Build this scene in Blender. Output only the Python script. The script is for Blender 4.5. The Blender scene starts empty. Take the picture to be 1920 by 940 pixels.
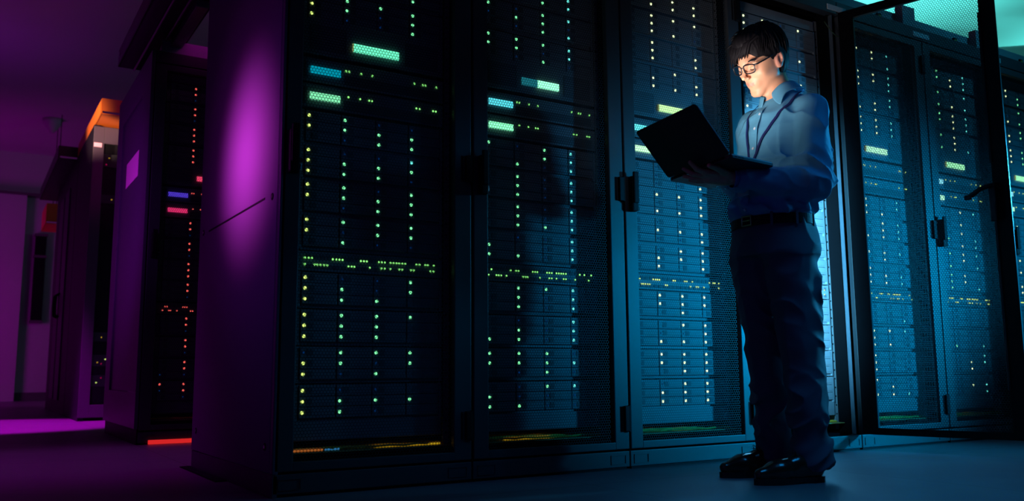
import bpy, bmesh, math, random
import numpy as np
from mathutils import Vector, Matrix

C = bpy.context.scene.collection
sc = bpy.context.scene
PI = math.pi
V3 = Vector

# ------------------------------------------------------------------ camera
cam_d = bpy.data.cameras.new('camera')
cam = bpy.data.objects.new('camera', cam_d)
C.objects.link(cam)
YAW, PIT, ROL = 0.5554741, 0.1365328, -0.0076040
cam.location = (-0.88149, -2.91518, 0.40516)
_f = V3((math.sin(YAW) * math.cos(PIT), math.cos(YAW) * math.cos(PIT), math.sin(PIT)))
_r = V3((math.cos(YAW), -math.sin(YAW), 0))
_u = _r.cross(_f)
_c, _s = math.cos(ROL), math.sin(ROL)
_r2, _u2 = _c * _r + _s * _u, -_s * _r + _c * _u
_m = Matrix((_r2, _u2, -_f)).transposed()
cam.rotation_euler = _m.to_euler()
cam_d.sensor_width = 36.0
cam_d.lens = 1650.13 / 1920 * 36
cam_d.clip_start = 0.05
cam_d.dof.use_dof = True
cam_d.dof.focus_distance = 3.85
cam_d.dof.aperture_fstop = 2.8
sc.camera = cam

# ------------------------------------------------------------------ world, exposure, large lights
w = bpy.data.worlds.new('world')
sc.world = w
w.use_nodes = True
w.node_tree.nodes['Background'].inputs['Color'].default_value = (0.010, 0.014, 0.06, 1)
w.node_tree.nodes['Background'].inputs['Strength'].default_value = 0.02
sc.view_settings.view_transform = 'Standard'
sc.view_settings.look = 'None'
sc.view_settings.exposure = 0.0
sc.view_settings.gamma = 1.0
sc.view_settings.use_curve_mapping = False

BLUE = (0.0, 0.45, 1.0)
CYAN = (0.12, 0.92, 0.82)
MAG = (0.80, 0.0, 0.90)


def light(name, kind, loc, target, energy, color, size=0.3, size_y=None, angle=60, blend=0.5, spread=None):
    d = bpy.data.lights.new(name, kind)
    d.energy = energy
    d.color = color
    if kind == 'AREA':
        d.shape = 'RECTANGLE' if size_y else 'SQUARE'
        d.size = size
        if size_y:
            d.size_y = size_y
        if spread:
            d.spread = math.radians(spread)
    else:
        d.shadow_soft_size = size
    if kind == 'SPOT':
        d.spot_size = math.radians(angle)
        d.spot_blend = blend
    o = bpy.data.objects.new(name, d)
    C.objects.link(o)
    o.location = loc
    o.rotation_euler = (V3(target) - V3(loc)).to_track_quat('-Z', 'Y').to_euler()
    return o


# blue key light from the right-hand end of the aisle
light('aisle_key_light', 'SPOT', (6.0, -3.2, 1.20), (3.05, 0.0, 0.88), 1350, BLUE, 0.14, angle=33.5, blend=0.8)
light('aisle_key_second', 'SPOT', (6.4, -2.3, 1.3), (4.85, 0.0, 1.15), 330, BLUE, 0.14, angle=34, blend=1.0)  # extra spot added for the last rack at the right
# dim blue wash of the aisle floor
light('aisle_floor_light', 'AREA', (1.9, -2.7, 3.6), (2.2, -2.0, 0), 8, (0.01, 0.35, 1.0), 1.2, 1.2, spread=75)
light('back_light', 'SPOT', (4.7, -0.95, 1.5), (1.76, -0.95, 1.0), 240, (0.03, 0.50, 1.0), 0.12, angle=34, blend=0.6)  # added spot on the man's back, beyond the key's cone
light('front_fill', 'SPOT', (3.7, -2.35, 1.75), (1.80, -0.70, 1.08), 34, (0.01, 0.40, 1.0), 0.15, angle=25, blend=0.9)  # added soft fill for the man's near sleeve
# unseen blue strip light added behind the man to brighten the open rack
light('hidden_rack_fill', 'AREA', (2.16, -0.31, 0.98), (2.53, 0.10, 0.98), 45, (0.14, 0.62, 1.0), 0.06, 1.1, spread=68)
light('header_teal_light', 'AREA', (5.2, -2.3, 3.9), (4.3, 0.0, 2.45), 2.5, (0.02, 0.52, 0.9), 0.6, 0.6, spread=50)  # unseen fill added to light the headers and the top tray
# unseen uplights added to wash the right-hand ceiling turquoise
light('ceiling_wash_right', 'AREA', (6.6, 1.9, 2.9), (6.7, 2.2, 4.0), 44, CYAN, 1.6, 1.0)
light('ceiling_wash_far', 'AREA', (9.6, 1.6, 2.9), (9.7, 2.0, 4.0), 36, CYAN, 1.4, 1.0)
# magenta aisle lamps out of view at the left, plus added fills
light('panel_magenta_spot', 'SPOT', (-0.98, 0.62, 1.30), (0.0, 0.46, 1.24), 150, (0.85, 0.06, 0.80), 0.20, angle=40, blend=1.0)
light('panel_magenta_wide', 'SPOT', (-1.1, 0.8, 1.30), (0.0, 0.50, 1.25), 6, (0.70, 0.02, 0.9), 0.10, angle=78, blend=1.0)
light('panel_low_spot', 'SPOT', (-1.6, 1.2, 1.2), (0.0, 0.65, 1.3), 1, (0.45, 0.01, 1.0), 0.10, angle=95, blend=1.0)
light('panel_blue_edge', 'SPOT', (-1.45, 0.02, 1.25), (0.0, 0.12, 1.0), 5, (0.10, 0.06, 1.0), 0.10, angle=62, blend=1.0)  # added spot tinting the panel's near edge blue
light('aisle_magenta_near', 'SPOT', (-1.0, 1.9, 2.9), (-0.35, 1.75, 0.0), 70, (0.70, 0.0, 0.9), 0.2, angle=50, blend=1.0)
light('aisle_magenta_far', 'SPOT', (-0.98, 5.1, 3.5), (-0.75, 5.35, 0.0), 1100, MAG, 0.08, angle=40, blend=0.45)
light('row_end_violet', 'SPOT', (-1.6, 2.2, 1.3), (0.0, 3.3, 1.4), 75, (0.62, 0.03, 1.0), 0.2, angle=60, blend=1.0)
light('wall_magenta_wash', 'AREA', (-2.0, 10.6, 1.2), (-0.6, 13.2, 1.6), 17, (0.75, 0.0, 0.8), 0.8, 1.6)
light('ceiling_magenta_wash', 'AREA', (0.6, 1.9, 3.0), (0.4, 3.0, 4.0), 8, (0.8, 0.0, 0.62), 1.0, 0.6)
light('ceiling_violet_wash', 'AREA', (-1.6, 7.5, 2.6), (-1.4, 8.0, 4.0), 3, (0.5, 0.02, 0.9), 1.0, 1.0)
light('trough_warm_spot', 'SPOT', (-1.5, 4.2, 2.2), (0.0, 5.8, 2.75), 560, (1.0, 0.62, 0.40), 0.08, angle=20, blend=0.4)  # added warm spot to keep the orange trough vivid

light('left_violet_glow', 'AREA', (-2.2, -2.2, 1.6), (1.4, -0.6, 1.1), 1.6, (0.35, 0.02, 1.0), 0.6, 0.6)  # added weak fill for the man's dark hand

# ------------------------------------------------------------------ materials
MATS = {}


def mat(name, col, rough=0.5, metal=0.0, emit=None, es=0.0, bump=None, spec=0.5, noise=None, attr=None, coat=0.0):
    if name in MATS:
        return MATS[name]
    m = bpy.data.materials.new(name)
    m.use_nodes = True
    nt = m.node_tree
    b = nt.nodes['Principled BSDF']
    b.inputs['Base Color'].default_value = (*col, 1)
    b.inputs['Roughness'].default_value = rough
    b.inputs['Metallic'].default_value = metal
    b.inputs['Specular IOR Level'].default_value = spec
    b.inputs['Coat Weight'].default_value = coat
    if emit:
        b.inputs['Emission Color'].default_value = (*emit, 1)
        b.inputs['Emission Strength'].default_value = es
    if noise:
        sc_, amt = noise
        tc = nt.nodes.new('ShaderNodeTexCoord')
        n = nt.nodes.new('ShaderNodeTexNoise')
        n.inputs['Scale'].default_value = sc_
        n.inputs['Detail'].default_value = 6
        nt.links.new(tc.outputs['Object'], n.inputs['Vector'])
        mx = nt.nodes.new('ShaderNodeMix')
        mx.data_type = 'RGBA'
        mx.inputs[6].default_value = (*[c * (1 - amt) for c in col], 1)
        mx.inputs[7].default_value = (*[min(1, c * (1 + amt)) for c in col], 1)
        nt.links.new(n.outputs['Fac'], mx.inputs[0])
        nt.links.new(mx.outputs[2], b.inputs['Base Color'])
    if attr:
        a = nt.nodes.new('ShaderNodeVertexColor')
        a.layer_name = attr
        nt.links.new(a.outputs['Color'], b.inputs['Base Color'])
    if bump:
        kind, sc_, st = bump
        tc = nt.nodes.new('ShaderNodeTexCoord')
        n = nt.nodes.new('ShaderNodeTexNoise' if kind == 'noise' else 'ShaderNodeTexWave')
        n.inputs['Scale'].default_value = sc_
        nt.links.new(tc.outputs['Object'], n.inputs['Vector'])
        bp = nt.nodes.new('ShaderNodeBump')
        bp.inputs['Strength'].default_value = st
        bp.inputs['Distance'].default_value = 0.002
        nt.links.new(n.outputs['Fac'], bp.inputs['Height'])
        nt.links.new(bp.outputs['Normal'], b.inputs['Normal'])
    MATS[name] = m
    return m


M_door = mat('door_paint', (0.040, 0.048, 0.056), 0.42, bump=('noise', 900, 0.08))
M_frame = mat('frame_paint', (0.030, 0.036, 0.044), 0.45)
M_perf = mat('perforated_steel', (0.014, 0.018, 0.022), 0.5, spec=0.3)
M_black = mat('black_plastic', (0.005, 0.005, 0.007), 0.55, spec=0.15)
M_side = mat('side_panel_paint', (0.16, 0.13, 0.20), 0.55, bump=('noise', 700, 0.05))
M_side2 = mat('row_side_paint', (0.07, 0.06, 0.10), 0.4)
M_unit = mat('server_face', (0.18, 0.22, 0.25), 0.5, noise=(14, 0.15))
M_bay = mat('drive_face', (0.175, 0.215, 0.245), 0.5)
M_dark = mat('vent_dark', (0.085, 0.105, 0.125), 0.6)
M_shade = mat('shade_black', (0.003, 0.003, 0.004), 0.9, spec=0.05)  # near-black colour puts shade on door inner sides and rack posts
M_rail = mat('zinc_rail', (0.45, 0.5, 0.53), 0.35, metal=0.6)
M_chrome = mat('chrome', (0.7, 0.72, 0.75), 0.2, metal=1.0)
M_card = mat('label_card', (0.55, 0.60, 0.62), 0.5)
M_paper = mat('label_paper', (1.0, 0.55, 0.80), 0.6)


def glow(name, col, s):
    return mat(name, (0.02, 0.02, 0.02), 0.4, emit=col, es=s)


G = {
    'y': glow('led_yellow', (0.75, 1.0, 0.22), 1.25), 'g': glow('led_green', (0.22, 1.0, 0.42), 1.3),
    'c': glow('led_cyan', (0.14, 0.85, 0.75), 1.3), 'w': glow('led_pale', (0.85, 1.0, 0.50), 1.8),
    'd': glow('led_dim', (0.0, 0.02, 0.10), 1.0), 'r': glow('led_red', (1.0, 0.11, 0.09), 1.3),
    'a': glow('led_amber', (1.0, 0.55, 0.03), 0.6), 's': glow('led_small_green', (0.30, 1.0, 0.22), 1.2),
    'p': glow('led_pink', (0.75, 0.0, 0.12), 0.6),
}

# ------------------------------------------------------------------ mesh builder


class MB:
    def __init__(self):
        self.v, self.f, self.mi = [], [], []

    def add(self, vs, fs, mi=0):
        n = len(self.v)
        self.v += [tuple(p) for p in vs]
        self.f += [tuple(i + n for i in f) for f in fs]
        self.mi += [mi] * len(fs)
        return self

    def box(self, x0, x1, y0, y1, z0, z1, mi=0, bv=0.0):
        if bv <= 0:
            vs = [(x, y, z) for x in (x0, x1) for y in (y0, y1) for z in (z0, z1)]
            return self.add(vs, [(0, 1, 3, 2), (4, 6, 7, 5), (0, 4, 5, 1), (2, 3, 7, 6), (0, 2, 6, 4), (1, 5, 7, 3)], mi)
        b = min(bv, abs(x1 - x0) * .45, abs(y1 - y0) * .45, abs(z1 - z0) * .45)
        bm = bmesh.new()
        bmesh.ops.create_cube(bm, size=1)
        for q in bm.verts:
            q.co = V3(((x0 + x1) / 2 + q.co.x * (x1 - x0), (y0 + y1) / 2 + q.co.y * (y1 - y0), (z0 + z1) / 2 + q.co.z * (z1 - z0)))
        bmesh.ops.bevel(bm, geom=list(bm.edges), offset=b, segments=2, profile=0.6, affect='EDGES')
        bm.verts.index_update()
        self.add([q.co[:] for q in bm.verts], [[q.index for q in f.verts] for f in bm.faces], mi)
        bm.free()
        return self

    def tube(self, pts, r, n=8, mi=0, cap=True):
        pts = [V3(p) for p in pts]
        rs = r if isinstance(r, (list, tuple)) else [r] * len(pts)
        vs, fs = [], []
        up = None
        for i, p in enumerate(pts):
            t = (pts[min(i + 1, len(pts) - 1)] - pts[max(i - 1, 0)]).normalized()
            if up is None:
                up = V3((0, 0, 1)) if abs(t.z) < 0.9 else V3((1, 0, 0))
            a = t.cross(up).normalized()
            up = a.cross(t).normalized()
            for k in range(n):
                an = 2 * PI * k / n
                vs.append(p + (a * math.cos(an) + up * math.sin(an)) * rs[i])
        for i in range(len(pts) - 1):
            for k in range(n):
                fs.append((i * n + k, i * n + (k + 1) % n, (i + 1) * n + (k + 1) % n, (i + 1) * n + k))
        if cap:
            fs.append(tuple(range(n))[::-1])
            fs.append(tuple((len(pts) - 1) * n + k for k in range(n)))
        return self.add(vs, fs, mi)

    def cyl(self, c, axis, r, h, n=16, mi=0):
        c = V3(c)
        a = V3(axis).normalized()
        return self.tube([c, c + a * h], r, n, mi)

    def dome(self, c, r, d, n=8, mi=0):
        """a small light dome whose round face looks towards -Y"""
        vs = []
        for rr, yy in ((1.0, 0.0), (0.85, 0.5), (0.45, 0.9)):
            for k in range(n):
                an = 2 * PI * k / n
                vs.append((c[0] + math.cos(an) * r * rr, c[1] - yy * d, c[2] + math.sin(an) * r * rr))
        fs = []
        for i in range(2):
            for k in range(n):
                fs.append((i * n + k, i * n + (k + 1) % n, (i + 1) * n + (k + 1) % n, (i + 1) * n + k))
        fs.append(tuple(2 * n + k for k in range(n)))
        return self.add(vs, fs, mi)

    def mesh(self, name, mats, smooth=False):
        me = bpy.data.meshes.new(name)
        me.from_pydata(self.v, [], self.f)
        for m in (mats if isinstance(mats, (list, tuple)) else [mats]):
            me.materials.append(m)
        me.polygons.foreach_set('material_index', self.mi)
        if smooth:
            me.polygons.foreach_set('use_smooth', [True] * len(me.polygons))
        me.update()
        return me

    def build(self, name, mats, parent=None, smooth=False, loc=None):
        return link(name, self.mesh(name, mats, smooth), parent, loc)


def link(name, me, parent=None, loc=None):
    o = bpy.data.objects.new(name, me)
    C.objects.link(o)
    if parent is not None:
        o.parent = parent
    if loc is not None:
        o.location = loc
    return o


def tag(o, label, cat, group=None):
    o['label'] = label
    o['category'] = cat
    if group:
        o['group'] = group
    return o


def thing(name, label, cat, loc=(0, 0, 0), group=None):
    o = bpy.data.objects.new(name, None)
    o.empty_display_size = 0.1
    C.objects.link(o)
    o.location = loc
    return tag(o, label, cat, group)


def struct(o):
    o['kind'] = 'structure'
    return o


# ------------------------------------------------------------------ the room
def floor_material():
    m = bpy.data.materials.new('raised_floor')
    m.use_nodes = True
    nt = m.node_tree
    b = nt.nodes['Principled BSDF']
    tc = nt.nodes.new('ShaderNodeTexCoord')
    mp = nt.nodes.new('ShaderNodeMapping')
    mp.inputs['Location'].default_value = (0.0, 0.31, 0)
    br = nt.nodes.new('ShaderNodeTexBrick')
    br.offset = 0.0
    br.inputs['Scale'].default_value = 1.0
    br.inputs['Mortar Size'].default_value = 0.0022
    br.inputs['Mortar Smooth'].default_value = 0.3
    br.inputs['Brick Width'].default_value = 1.06
    br.inputs['Row Height'].default_value = 1.06
    br.inputs['Color1'].default_value = (0.17, 0.17, 0.19, 1)
    br.inputs['Color2'].default_value = (0.155, 0.155, 0.175, 1)
    br.inputs['Mortar'].default_value = (0.03, 0.03, 0.035, 1)
    n = nt.nodes.new('ShaderNodeTexNoise')
    n.inputs['Scale'].default_value = 3.0
    n.inputs['Detail'].default_value = 8
    mr = nt.nodes.new('ShaderNodeMapRange')
    mr.inputs[3].default_value = 0.36
    mr.inputs[4].default_value = 0.52
    nt.links.new(tc.outputs['Object'], mp.inputs['Vector'])
    nt.links.new(mp.outputs['Vector'], br.inputs['Vector'])
    nt.links.new(tc.outputs['Object'], n.inputs['Vector'])
    nt.links.new(br.outputs['Color'], b.inputs['Base Color'])
    nt.links.new(n.outputs['Fac'], mr.inputs[0])
    nt.links.new(mr.outputs[0], b.inputs['Roughness'])
    return m


M_floor = floor_material()
M_ceil = mat('ceiling_paint', (0.62, 0.62, 0.64), 0.8, noise=(0.8, 0.08))
M_wall = mat('wall_paint', (0.50, 0.48, 0.52), 0.7, noise=(1.2, 0.05))
M_trim = mat('trim_paint', (0.10, 0.09, 0.10), 0.5)

struct(MB().box(-6, 13, -6, 13.35, -0.12, 0.0).build('floor', M_floor))
struct(MB().box(-6, 13, -6, 13.35, 4.0, 4.1).build('ceiling', M_ceil))
struct(MB().box(-6, 13, 13.2, 13.35, 0.0, 4.0).build('wall_back', M_wall))
struct(MB().box(12.9, 13, -6, 13.2, 0.0, 4.0).build('wall_right', M_wall))
struct(MB().box(-6, -0.17, 13.0, 13.2, 0.0, 3.27).build('wall_left', M_wall))
struct(MB().box(-0.165, 2.0, 13.17, 13.2, 0.0, 0.13, bv=.004).build('baseboard_back', M_trim))
struct(MB().box(-6, 2.0, 12.97, 13.2, 3.272, 3.31, bv=.005).build('trim_1', M_trim))
# ceiling beams at the right
struct(MB().box(5.0, 13, 3.05, 3.45, 3.72, 3.999).build('trim_2', M_trim))

o = MB().tube([(-0.02, 10.8, 3.99), (-0.02, 10.8, 3.93), (-0.02, 10.8, 3.86), (-0.02, 10.8, 3.80)], [0.13, 0.12, 0.07, 0.03], 20).build(
    'ceiling_detector', M_wall, smooth=True)
tag(o, 'small round detector hanging from the ceiling above the far racks', 'detector')

# cable conduit / duct crossing the turquoise ceiling
o = MB().tube([(5.6, 4.4, 3.55), (7.4, 2.55, 3.55), (12.6, -2.2, 3.55)], 0.17, 16).build('air_duct', mat('duct_metal', (0.12, 0.14, 0.15), 0.5), smooth=True)
tag(o, 'long round duct hanging under the turquoise ceiling at the right', 'duct')

# ------------------------------------------------------------------ racks
W, D, H = 0.75, 1.206, 2.37


def perforated_mesh():
    """steel sheet with real hexagonal holes, lying in the XZ plane"""
    x0, x1, z0, z1 = 0.066, 0.677, 0.108, 2.254
    p = 0.0118
    R = p / math.sqrt(3)
    s = 0.84
    nx = int((x1 - x0) / p)
    nz = int((z1 - z0) / (1.5 * R))
    vs, fs, key = [], [], {}

    def vid(x, z):
        k = (round(x * 20000), round(z * 20000))
        if k not in key:
            key[k] = len(vs)
            vs.append((x, 0.012, z))
        return key[k]
    for j in range(nz):
        zc = z0 + R + j * 1.5 * R
        for i in range(nx):
            xc = x0 + p / 2 + i * p + (p / 2 if j % 2 else 0)
            if xc + p / 2 > x1 + 0.004:
                continue
            outer, inner = [], []
            for k in range(6):
                a = PI / 6 + k * PI / 3
                outer.append(vid(xc + R * math.cos(a), zc + R * math.sin(a)))
                inner.append(len(vs))
                vs.append((xc + R * s * math.cos(a), 0.012, zc + R * s * math.sin(a)))
            for k in range(6):
                fs.append((outer[k], outer[(k + 1) % 6], inner[(k + 1) % 6], inner[k]))
    me = bpy.data.meshes.new('perforated_sheet')
    me.from_pydata(vs, [], fs)
    me.materials.append(M_perf)
    me.update()
    return me


ME = {}
ME['sheet'] = perforated_mesh()
b = MB()                                                        # door frame: four stiles, hinged on the right
b.box(0.005, 0.070, 0, 0.030, 0.082, 2.290, bv=.004)
b.box(0.672, 0.745, 0, 0.030, 0.082, 2.290, bv=.004)
b.box(0.068, 0.674, 0, 0.030, 0.082, 0.112, bv=.003)
b.box(0.068, 0.674, 0, 0.030, 2.250, 2.290, bv=.003)
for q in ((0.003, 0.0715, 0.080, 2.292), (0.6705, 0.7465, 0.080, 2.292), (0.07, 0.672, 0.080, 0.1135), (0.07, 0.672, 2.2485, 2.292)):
    b.box(q[0], q[1], 0.026, 0.0325, q[2], q[3], 1)          # added black facing, shade painted on the inner side
ME['door'] = b.mesh('door_frame', [M_door, M_shade])
b = MB()                                                        # hinge: slot, leaf and knuckle
b.box(0, 0.006, -0.002, 0.004, 0, 0.10)
b.box(0.016, 0.038, -0.014, 0.004, -0.002, 0.102, bv=.003)
b.cyl((0.040, -0.008, -0.004), (0, 0, 1), 0.006, 0.108, 10)
ME['hinge'] = b.mesh('hinge', M_black)
b = MB()                                                        # swing handle with key lock
b.box(0.022, 0.058, -0.030, 0.0, 1.085, 1.240, bv=.008)
b.box(0.026, 0.054, -0.038, -0.026, 1.120, 1.258, bv=.006)
b.cyl((0.066, -0.010, 1.135), (0, 1, 0), 0.0085, 0.010, 14, 1)
b.box(0.062, 0.071, -0.008, 0.0, 1.100, 1.124, 1, bv=.003)
ME['handle'] = b.mesh('handle', [M_black, M_chrome])
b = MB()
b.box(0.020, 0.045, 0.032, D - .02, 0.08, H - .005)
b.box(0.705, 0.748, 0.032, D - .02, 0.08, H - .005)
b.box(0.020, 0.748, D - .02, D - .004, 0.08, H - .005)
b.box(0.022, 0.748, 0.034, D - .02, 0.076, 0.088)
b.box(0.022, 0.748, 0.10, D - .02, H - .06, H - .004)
ME['carcass'] = b.mesh('carcass', M_shade)
b = MB()
for x in (0.050, 0.676):
    b.box(x, x + 0.024, 0.100, 0.104, 0.10, 2.28)
    b.box(x if x < .3 else x + .021, x + 0.003 if x < .3 else x + .024, 0.104, 0.15, 0.10, 2.28)
    for k in range(48):
        z = 0.13 + k * 0.0444
        b.box(x + .009, x + .015, 0.098, 0.1005, z, z + .007, 1)
ME['rail'] = b.mesh('mounting_rail', [M_rail, M_black])
b = MB()
b.box(0.002, 0.748, 0.002, 0.050, 2.297, H, bv=.003)
ME['header'] = b.mesh('header', M_frame)
b = MB()
b.box(-0.080, 0.072, -0.003, 0.0015, 2.312, 2.342, bv=.001)
ME['card'] = b.mesh('label_holder', M_card)
b = MB()
b.box(0.003, 0.747, 0.004, 0.9, 0.010, 0.074, bv=.003)
b.box(0.012, 0.738, 0.012, 0.9, 0.0, 0.012, 1)
for x in (0.022, 0.650):
    for xx0, xx1, zz0, zz1 in ((x, x + .078, .056, .059), (x, x + .078, .022, .025), (x, x + .003, .022, .059), (x + .075, x + .078, .022, .059)):
        b.box(xx0, xx1, 0.0015, 0.005, zz0, zz1)
ME['plinth'] = b.mesh('plinth', [mat('plinth_paint', (0.05, 0.058, 0.066), 0.45), M_black])
b = MB()                                                        # blank panels above the base and under the header
b.box(0.085, 0.665, 0.092, 0.10, 0.172, 0.240, bv=.002)
ME['blank'] = b.mesh('blanking_panel', [M_unit, M_dark])
b = MB()
b.box(0.085, 0.665, 0.092, 0.10, 2.214, 2.268, bv=.002)
ME['blank2'] = b.mesh('blanking_panel', [M_unit, M_dark])
# base tray with added fibre cable, coloured yellow in place of reflections
b = MB()
b.box(0.055, 0.695, 0.06, 0.62, 0.132, 0.136)
b.box(0.06, 0.69, 0.60, 0.62, 0.094, 0.16)
rr = random.Random(5)
for k in range(9):
    y = 0.17 + k * 0.028
    pts = [(0.07 + i * 0.055, y - .08 + rr.uniform(-.008, .008), 0.141 + rr.uniform(0, .004)) for i in range(12)]
    b.tube(pts, 0.004, 6, 1)
ME['tray'] = b.mesh('base_tray', [mat('tray_metal', (0.42, 0.34, 0.10), 0.5), mat('yellow_reflection_fibre', (0.75, 0.52, 0.05), 0.5)])


def strip_mesh(name, runs):
    out = []
    for x0, x1, y, key in runs:
        out.append(MB().box(x0, x1, y - .07, y - .058, 0.138, 0.144).mesh(name, key))
    return out


AMB = glow('amber_base_glow', (1.0, 0.62, 0.02), 0.40)  # added glowing bars imitate coloured reflections at the rack bottom
ORG = glow('orange_base_glow', (1.0, 0.28, 0.05), 0.30)
ICE = glow('blue_base_glow', (0.05, 0.35, 0.8), 0.35)
ME['strip0'] = strip_mesh('added_base_glow', [(0.07, 0.20, 0.150, ORG), (0.21, 0.26, 0.150, ICE), (0.40, 0.66, 0.160, AMB)])
ME['strip1'] = strip_mesh('added_base_glow', [(0.20, 0.42, 0.17, AMB), (0.33, 0.50, 0.24, AMB)])
ME['strip2'] = strip_mesh('added_base_glow', [(0.14, 0.30, 0.26, glow('amber_weak', (1.0, .62, .05), .22)), (0.36, 0.46, 0.2, MATS['amber_weak'])])

ORD = ['leftmost', 'second', 'third', 'open fourth', 'fifth', 'sixth', 'seventh']


def make_rack(label, x, y, door=True, group='server racks', strip=None, end=False, card=True):
    t = thing('server_rack', label, 'server rack', (x, y, 0), group)
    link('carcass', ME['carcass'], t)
    link('mounting_rail', ME['rail'], t)
    link('header', ME['header'], t)
    if card:
        link('label_holder', ME['card'], t)
    link('plinth', ME['plinth'], t)
    link('blanking_panel', ME['blank'], t)
    link('blanking_panel', ME['blank2'], t)
    link('base_tray', ME['tray'], t)
    if strip:
        for me_ in ME[strip]:
            link('added_base_glow', me_, t)
    if door:
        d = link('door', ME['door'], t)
        link('perforated_sheet', ME['sheet'], d)
        link('handle', ME['handle'], d)
        for z in (0.157, 1.13, 2.098):
            link('hinge', ME['hinge'], d, (0.701, 0, z))
    return t


RACKS = []
TX = ['tall black rack at the near left corner, its side panel lit magenta',
      'second rack from the left in the front row, mostly in shadow',
      'blue-lit rack directly left of the standing man, behind his laptop',
      'rack with its door swung open, directly behind the standing man',
      'rack seen through the open perforated door, right of the man',
      'sixth rack from the left, seen at the open door\'s outer edge',
      'last rack at the right edge of the photo']
for i in range(7):
    RACKS.append(make_rack(TX[i], i * W, 0.0, door=(i != 3), group='front row of server racks',
                           strip=('strip0', 'strip1', 'strip2', 'strip2', 'strip2', 'strip2', 'strip2')[i]))

# the end panel of the front row
sp = MB()
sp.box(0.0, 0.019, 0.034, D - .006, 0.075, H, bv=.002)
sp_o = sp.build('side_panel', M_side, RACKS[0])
b = MB()
b.box(-0.0012, 0.002, 0.176, 1.024, 1.020, 1.028)
b.build('panel_slot', M_black, sp_o)
for (y, z) in ((0.086, 1.016), (1.125, 1.031), (0.09, 0.16), (1.12, 0.16)):
    b = MB()
    b.cyl((-0.002, y, z), (1, 0, 0), 0.013, 0.006, 18)
    b.cyl((-0.003, y, z), (1, 0, 0), 0.006, 0.004, 12, 1)
    b.build('panel_lock', [M_black, M_chrome], sp_o)
b = MB()
b.box(0.0, 0.020, 0.0, 0.030, 0.075, H, bv=.003)
b.build('corner_post', mat('corner_post_paint', (0.10, 0.09, 0.13), 0.4), RACKS[0])
b = MB()
b.box(0.002, 0.02, 0.004, D - .006, 0.0, 0.072, bv=.002)
b.build('plinth_side', mat('plinth_side_paint', (0.08, 0.07, 0.10), 0.5), RACKS[0])

# the open door of the fourth rack (swung out past ninety degrees, hinged at its right edge)
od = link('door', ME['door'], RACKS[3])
od.location = (0.752, -0.004, 0)
ang = math.atan2(-0.696, 0.20) - PI
od.rotation_euler = (0, 0, ang)
# shift so the hinge edge (x=.745) sits on the rack edge
hx = Matrix.Rotation(ang, 4, 'Z') @ V3((0.748, 0.0, 0))
od.location = V3((0.755, -0.012, 0)) - hx
link('perforated_sheet', ME['sheet'], od)
link('handle', ME['handle'], od)
for z in (0.157, 1.13, 2.098):
    link('hinge', ME['hinge'], od, (0.701, 0, z))
b = MB()                                                        # locking bars and turned lever on its inner side
b.box(0.066, 0.078, 0.030, 0.036, 0.30, 1.10, bv=.002)
b.box(0.066, 0.078, 0.030, 0.036, 1.36, 2.10, bv=.002)
b.box(0.060, 0.090, 0.030, 0.050, 1.08, 1.26, bv=.005)
b.tube([(0.075, 0.052, 1.25), (0.12, 0.060, 1.235), (0.165, 0.062, 1.205)], [0.010, 0.011, 0.013], 10)
b.box(0.155, 0.190, 0.054, 0.072, 1.190, 1.212, bv=.004)
b.build('latch_lever', M_black, od)
# bare hinge post and earth wire of the open rack
b = MB()
b.box(0.710, 0.714, 0.008, 0.031, 0.08, 2.29, bv=.001)
b.build('door_jamb', mat('jamb_metal', (0.10, 0.13, 0.16), 0.35, metal=.4), RACKS[3])
b = MB()
pts = []
for k in range(15):
    t_ = k / 14
    pts.append((0.64 + 0.19 * t_, 0.0 - .05 * t_, 2.235 - 0.085 * math.sin(PI * min(1, t_ * 1.05)) + .02 * t_))
b.tube(pts, 0.0028, 6)
b.build('earth_wire', mat('wire_green', (0.03, 0.05, 0.02), 0.5), RACKS[3], smooth=True)

# ------------------------------------------------------------------ units in the racks
COLX = (0.124, 0.2605, 0.3955, 0.531)
b = MB()
b.box(0.085, 0.665, 0.100, 0.70, -0.1065, 0.0205)
b.box(0.085, 0.108, 0.088, 0.100, -0.1065, 0.0205, bv=.003)
b.box(0.652, 0.665, 0.088, 0.100, -0.1065, 0.0205, bv=.003)
ME['shelf'] = b.mesh('shelf_chassis', M_unit)
b = MB()
b.box(-0.012, 0.119, 0.0, 0.014, -0.0180, 0.0180, 0, bv=.0015)
b.box(0.012, 0.034, -0.0015, 0.002, -0.011, 0.011, 1)
b.box(0.040, 0.112, -0.0006, 0.002, -0.0105, -0.009, 1)
ME['bay'] = b.mesh('drive_bay', [M_bay, M_dark])
for k_, m_ in G.items():
    ME['led_' + k_] = MB().dome((0, 0, 0), 0.0062 if k_ != 'd' else 0.004, 0.004, 10).mesh('status_light', m_)
    ME['small_' + k_] = MB().dome((0, 0, 0), 0.0040, 0.003, 8).mesh('status_light', m_)

ORDN = ['first', 'second', 'third', 'fourth', 'fifth', 'sixth', 'seventh', 'eighth', 'ninth', 'tenth', 'eleventh', 'twelfth']
TOPZ = [2.188, 2.056, 1.924, 1.790, 1.328, 1.200, 1.0735, 0.946, 0.739, 0.6076, 0.476, 0.344]
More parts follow.
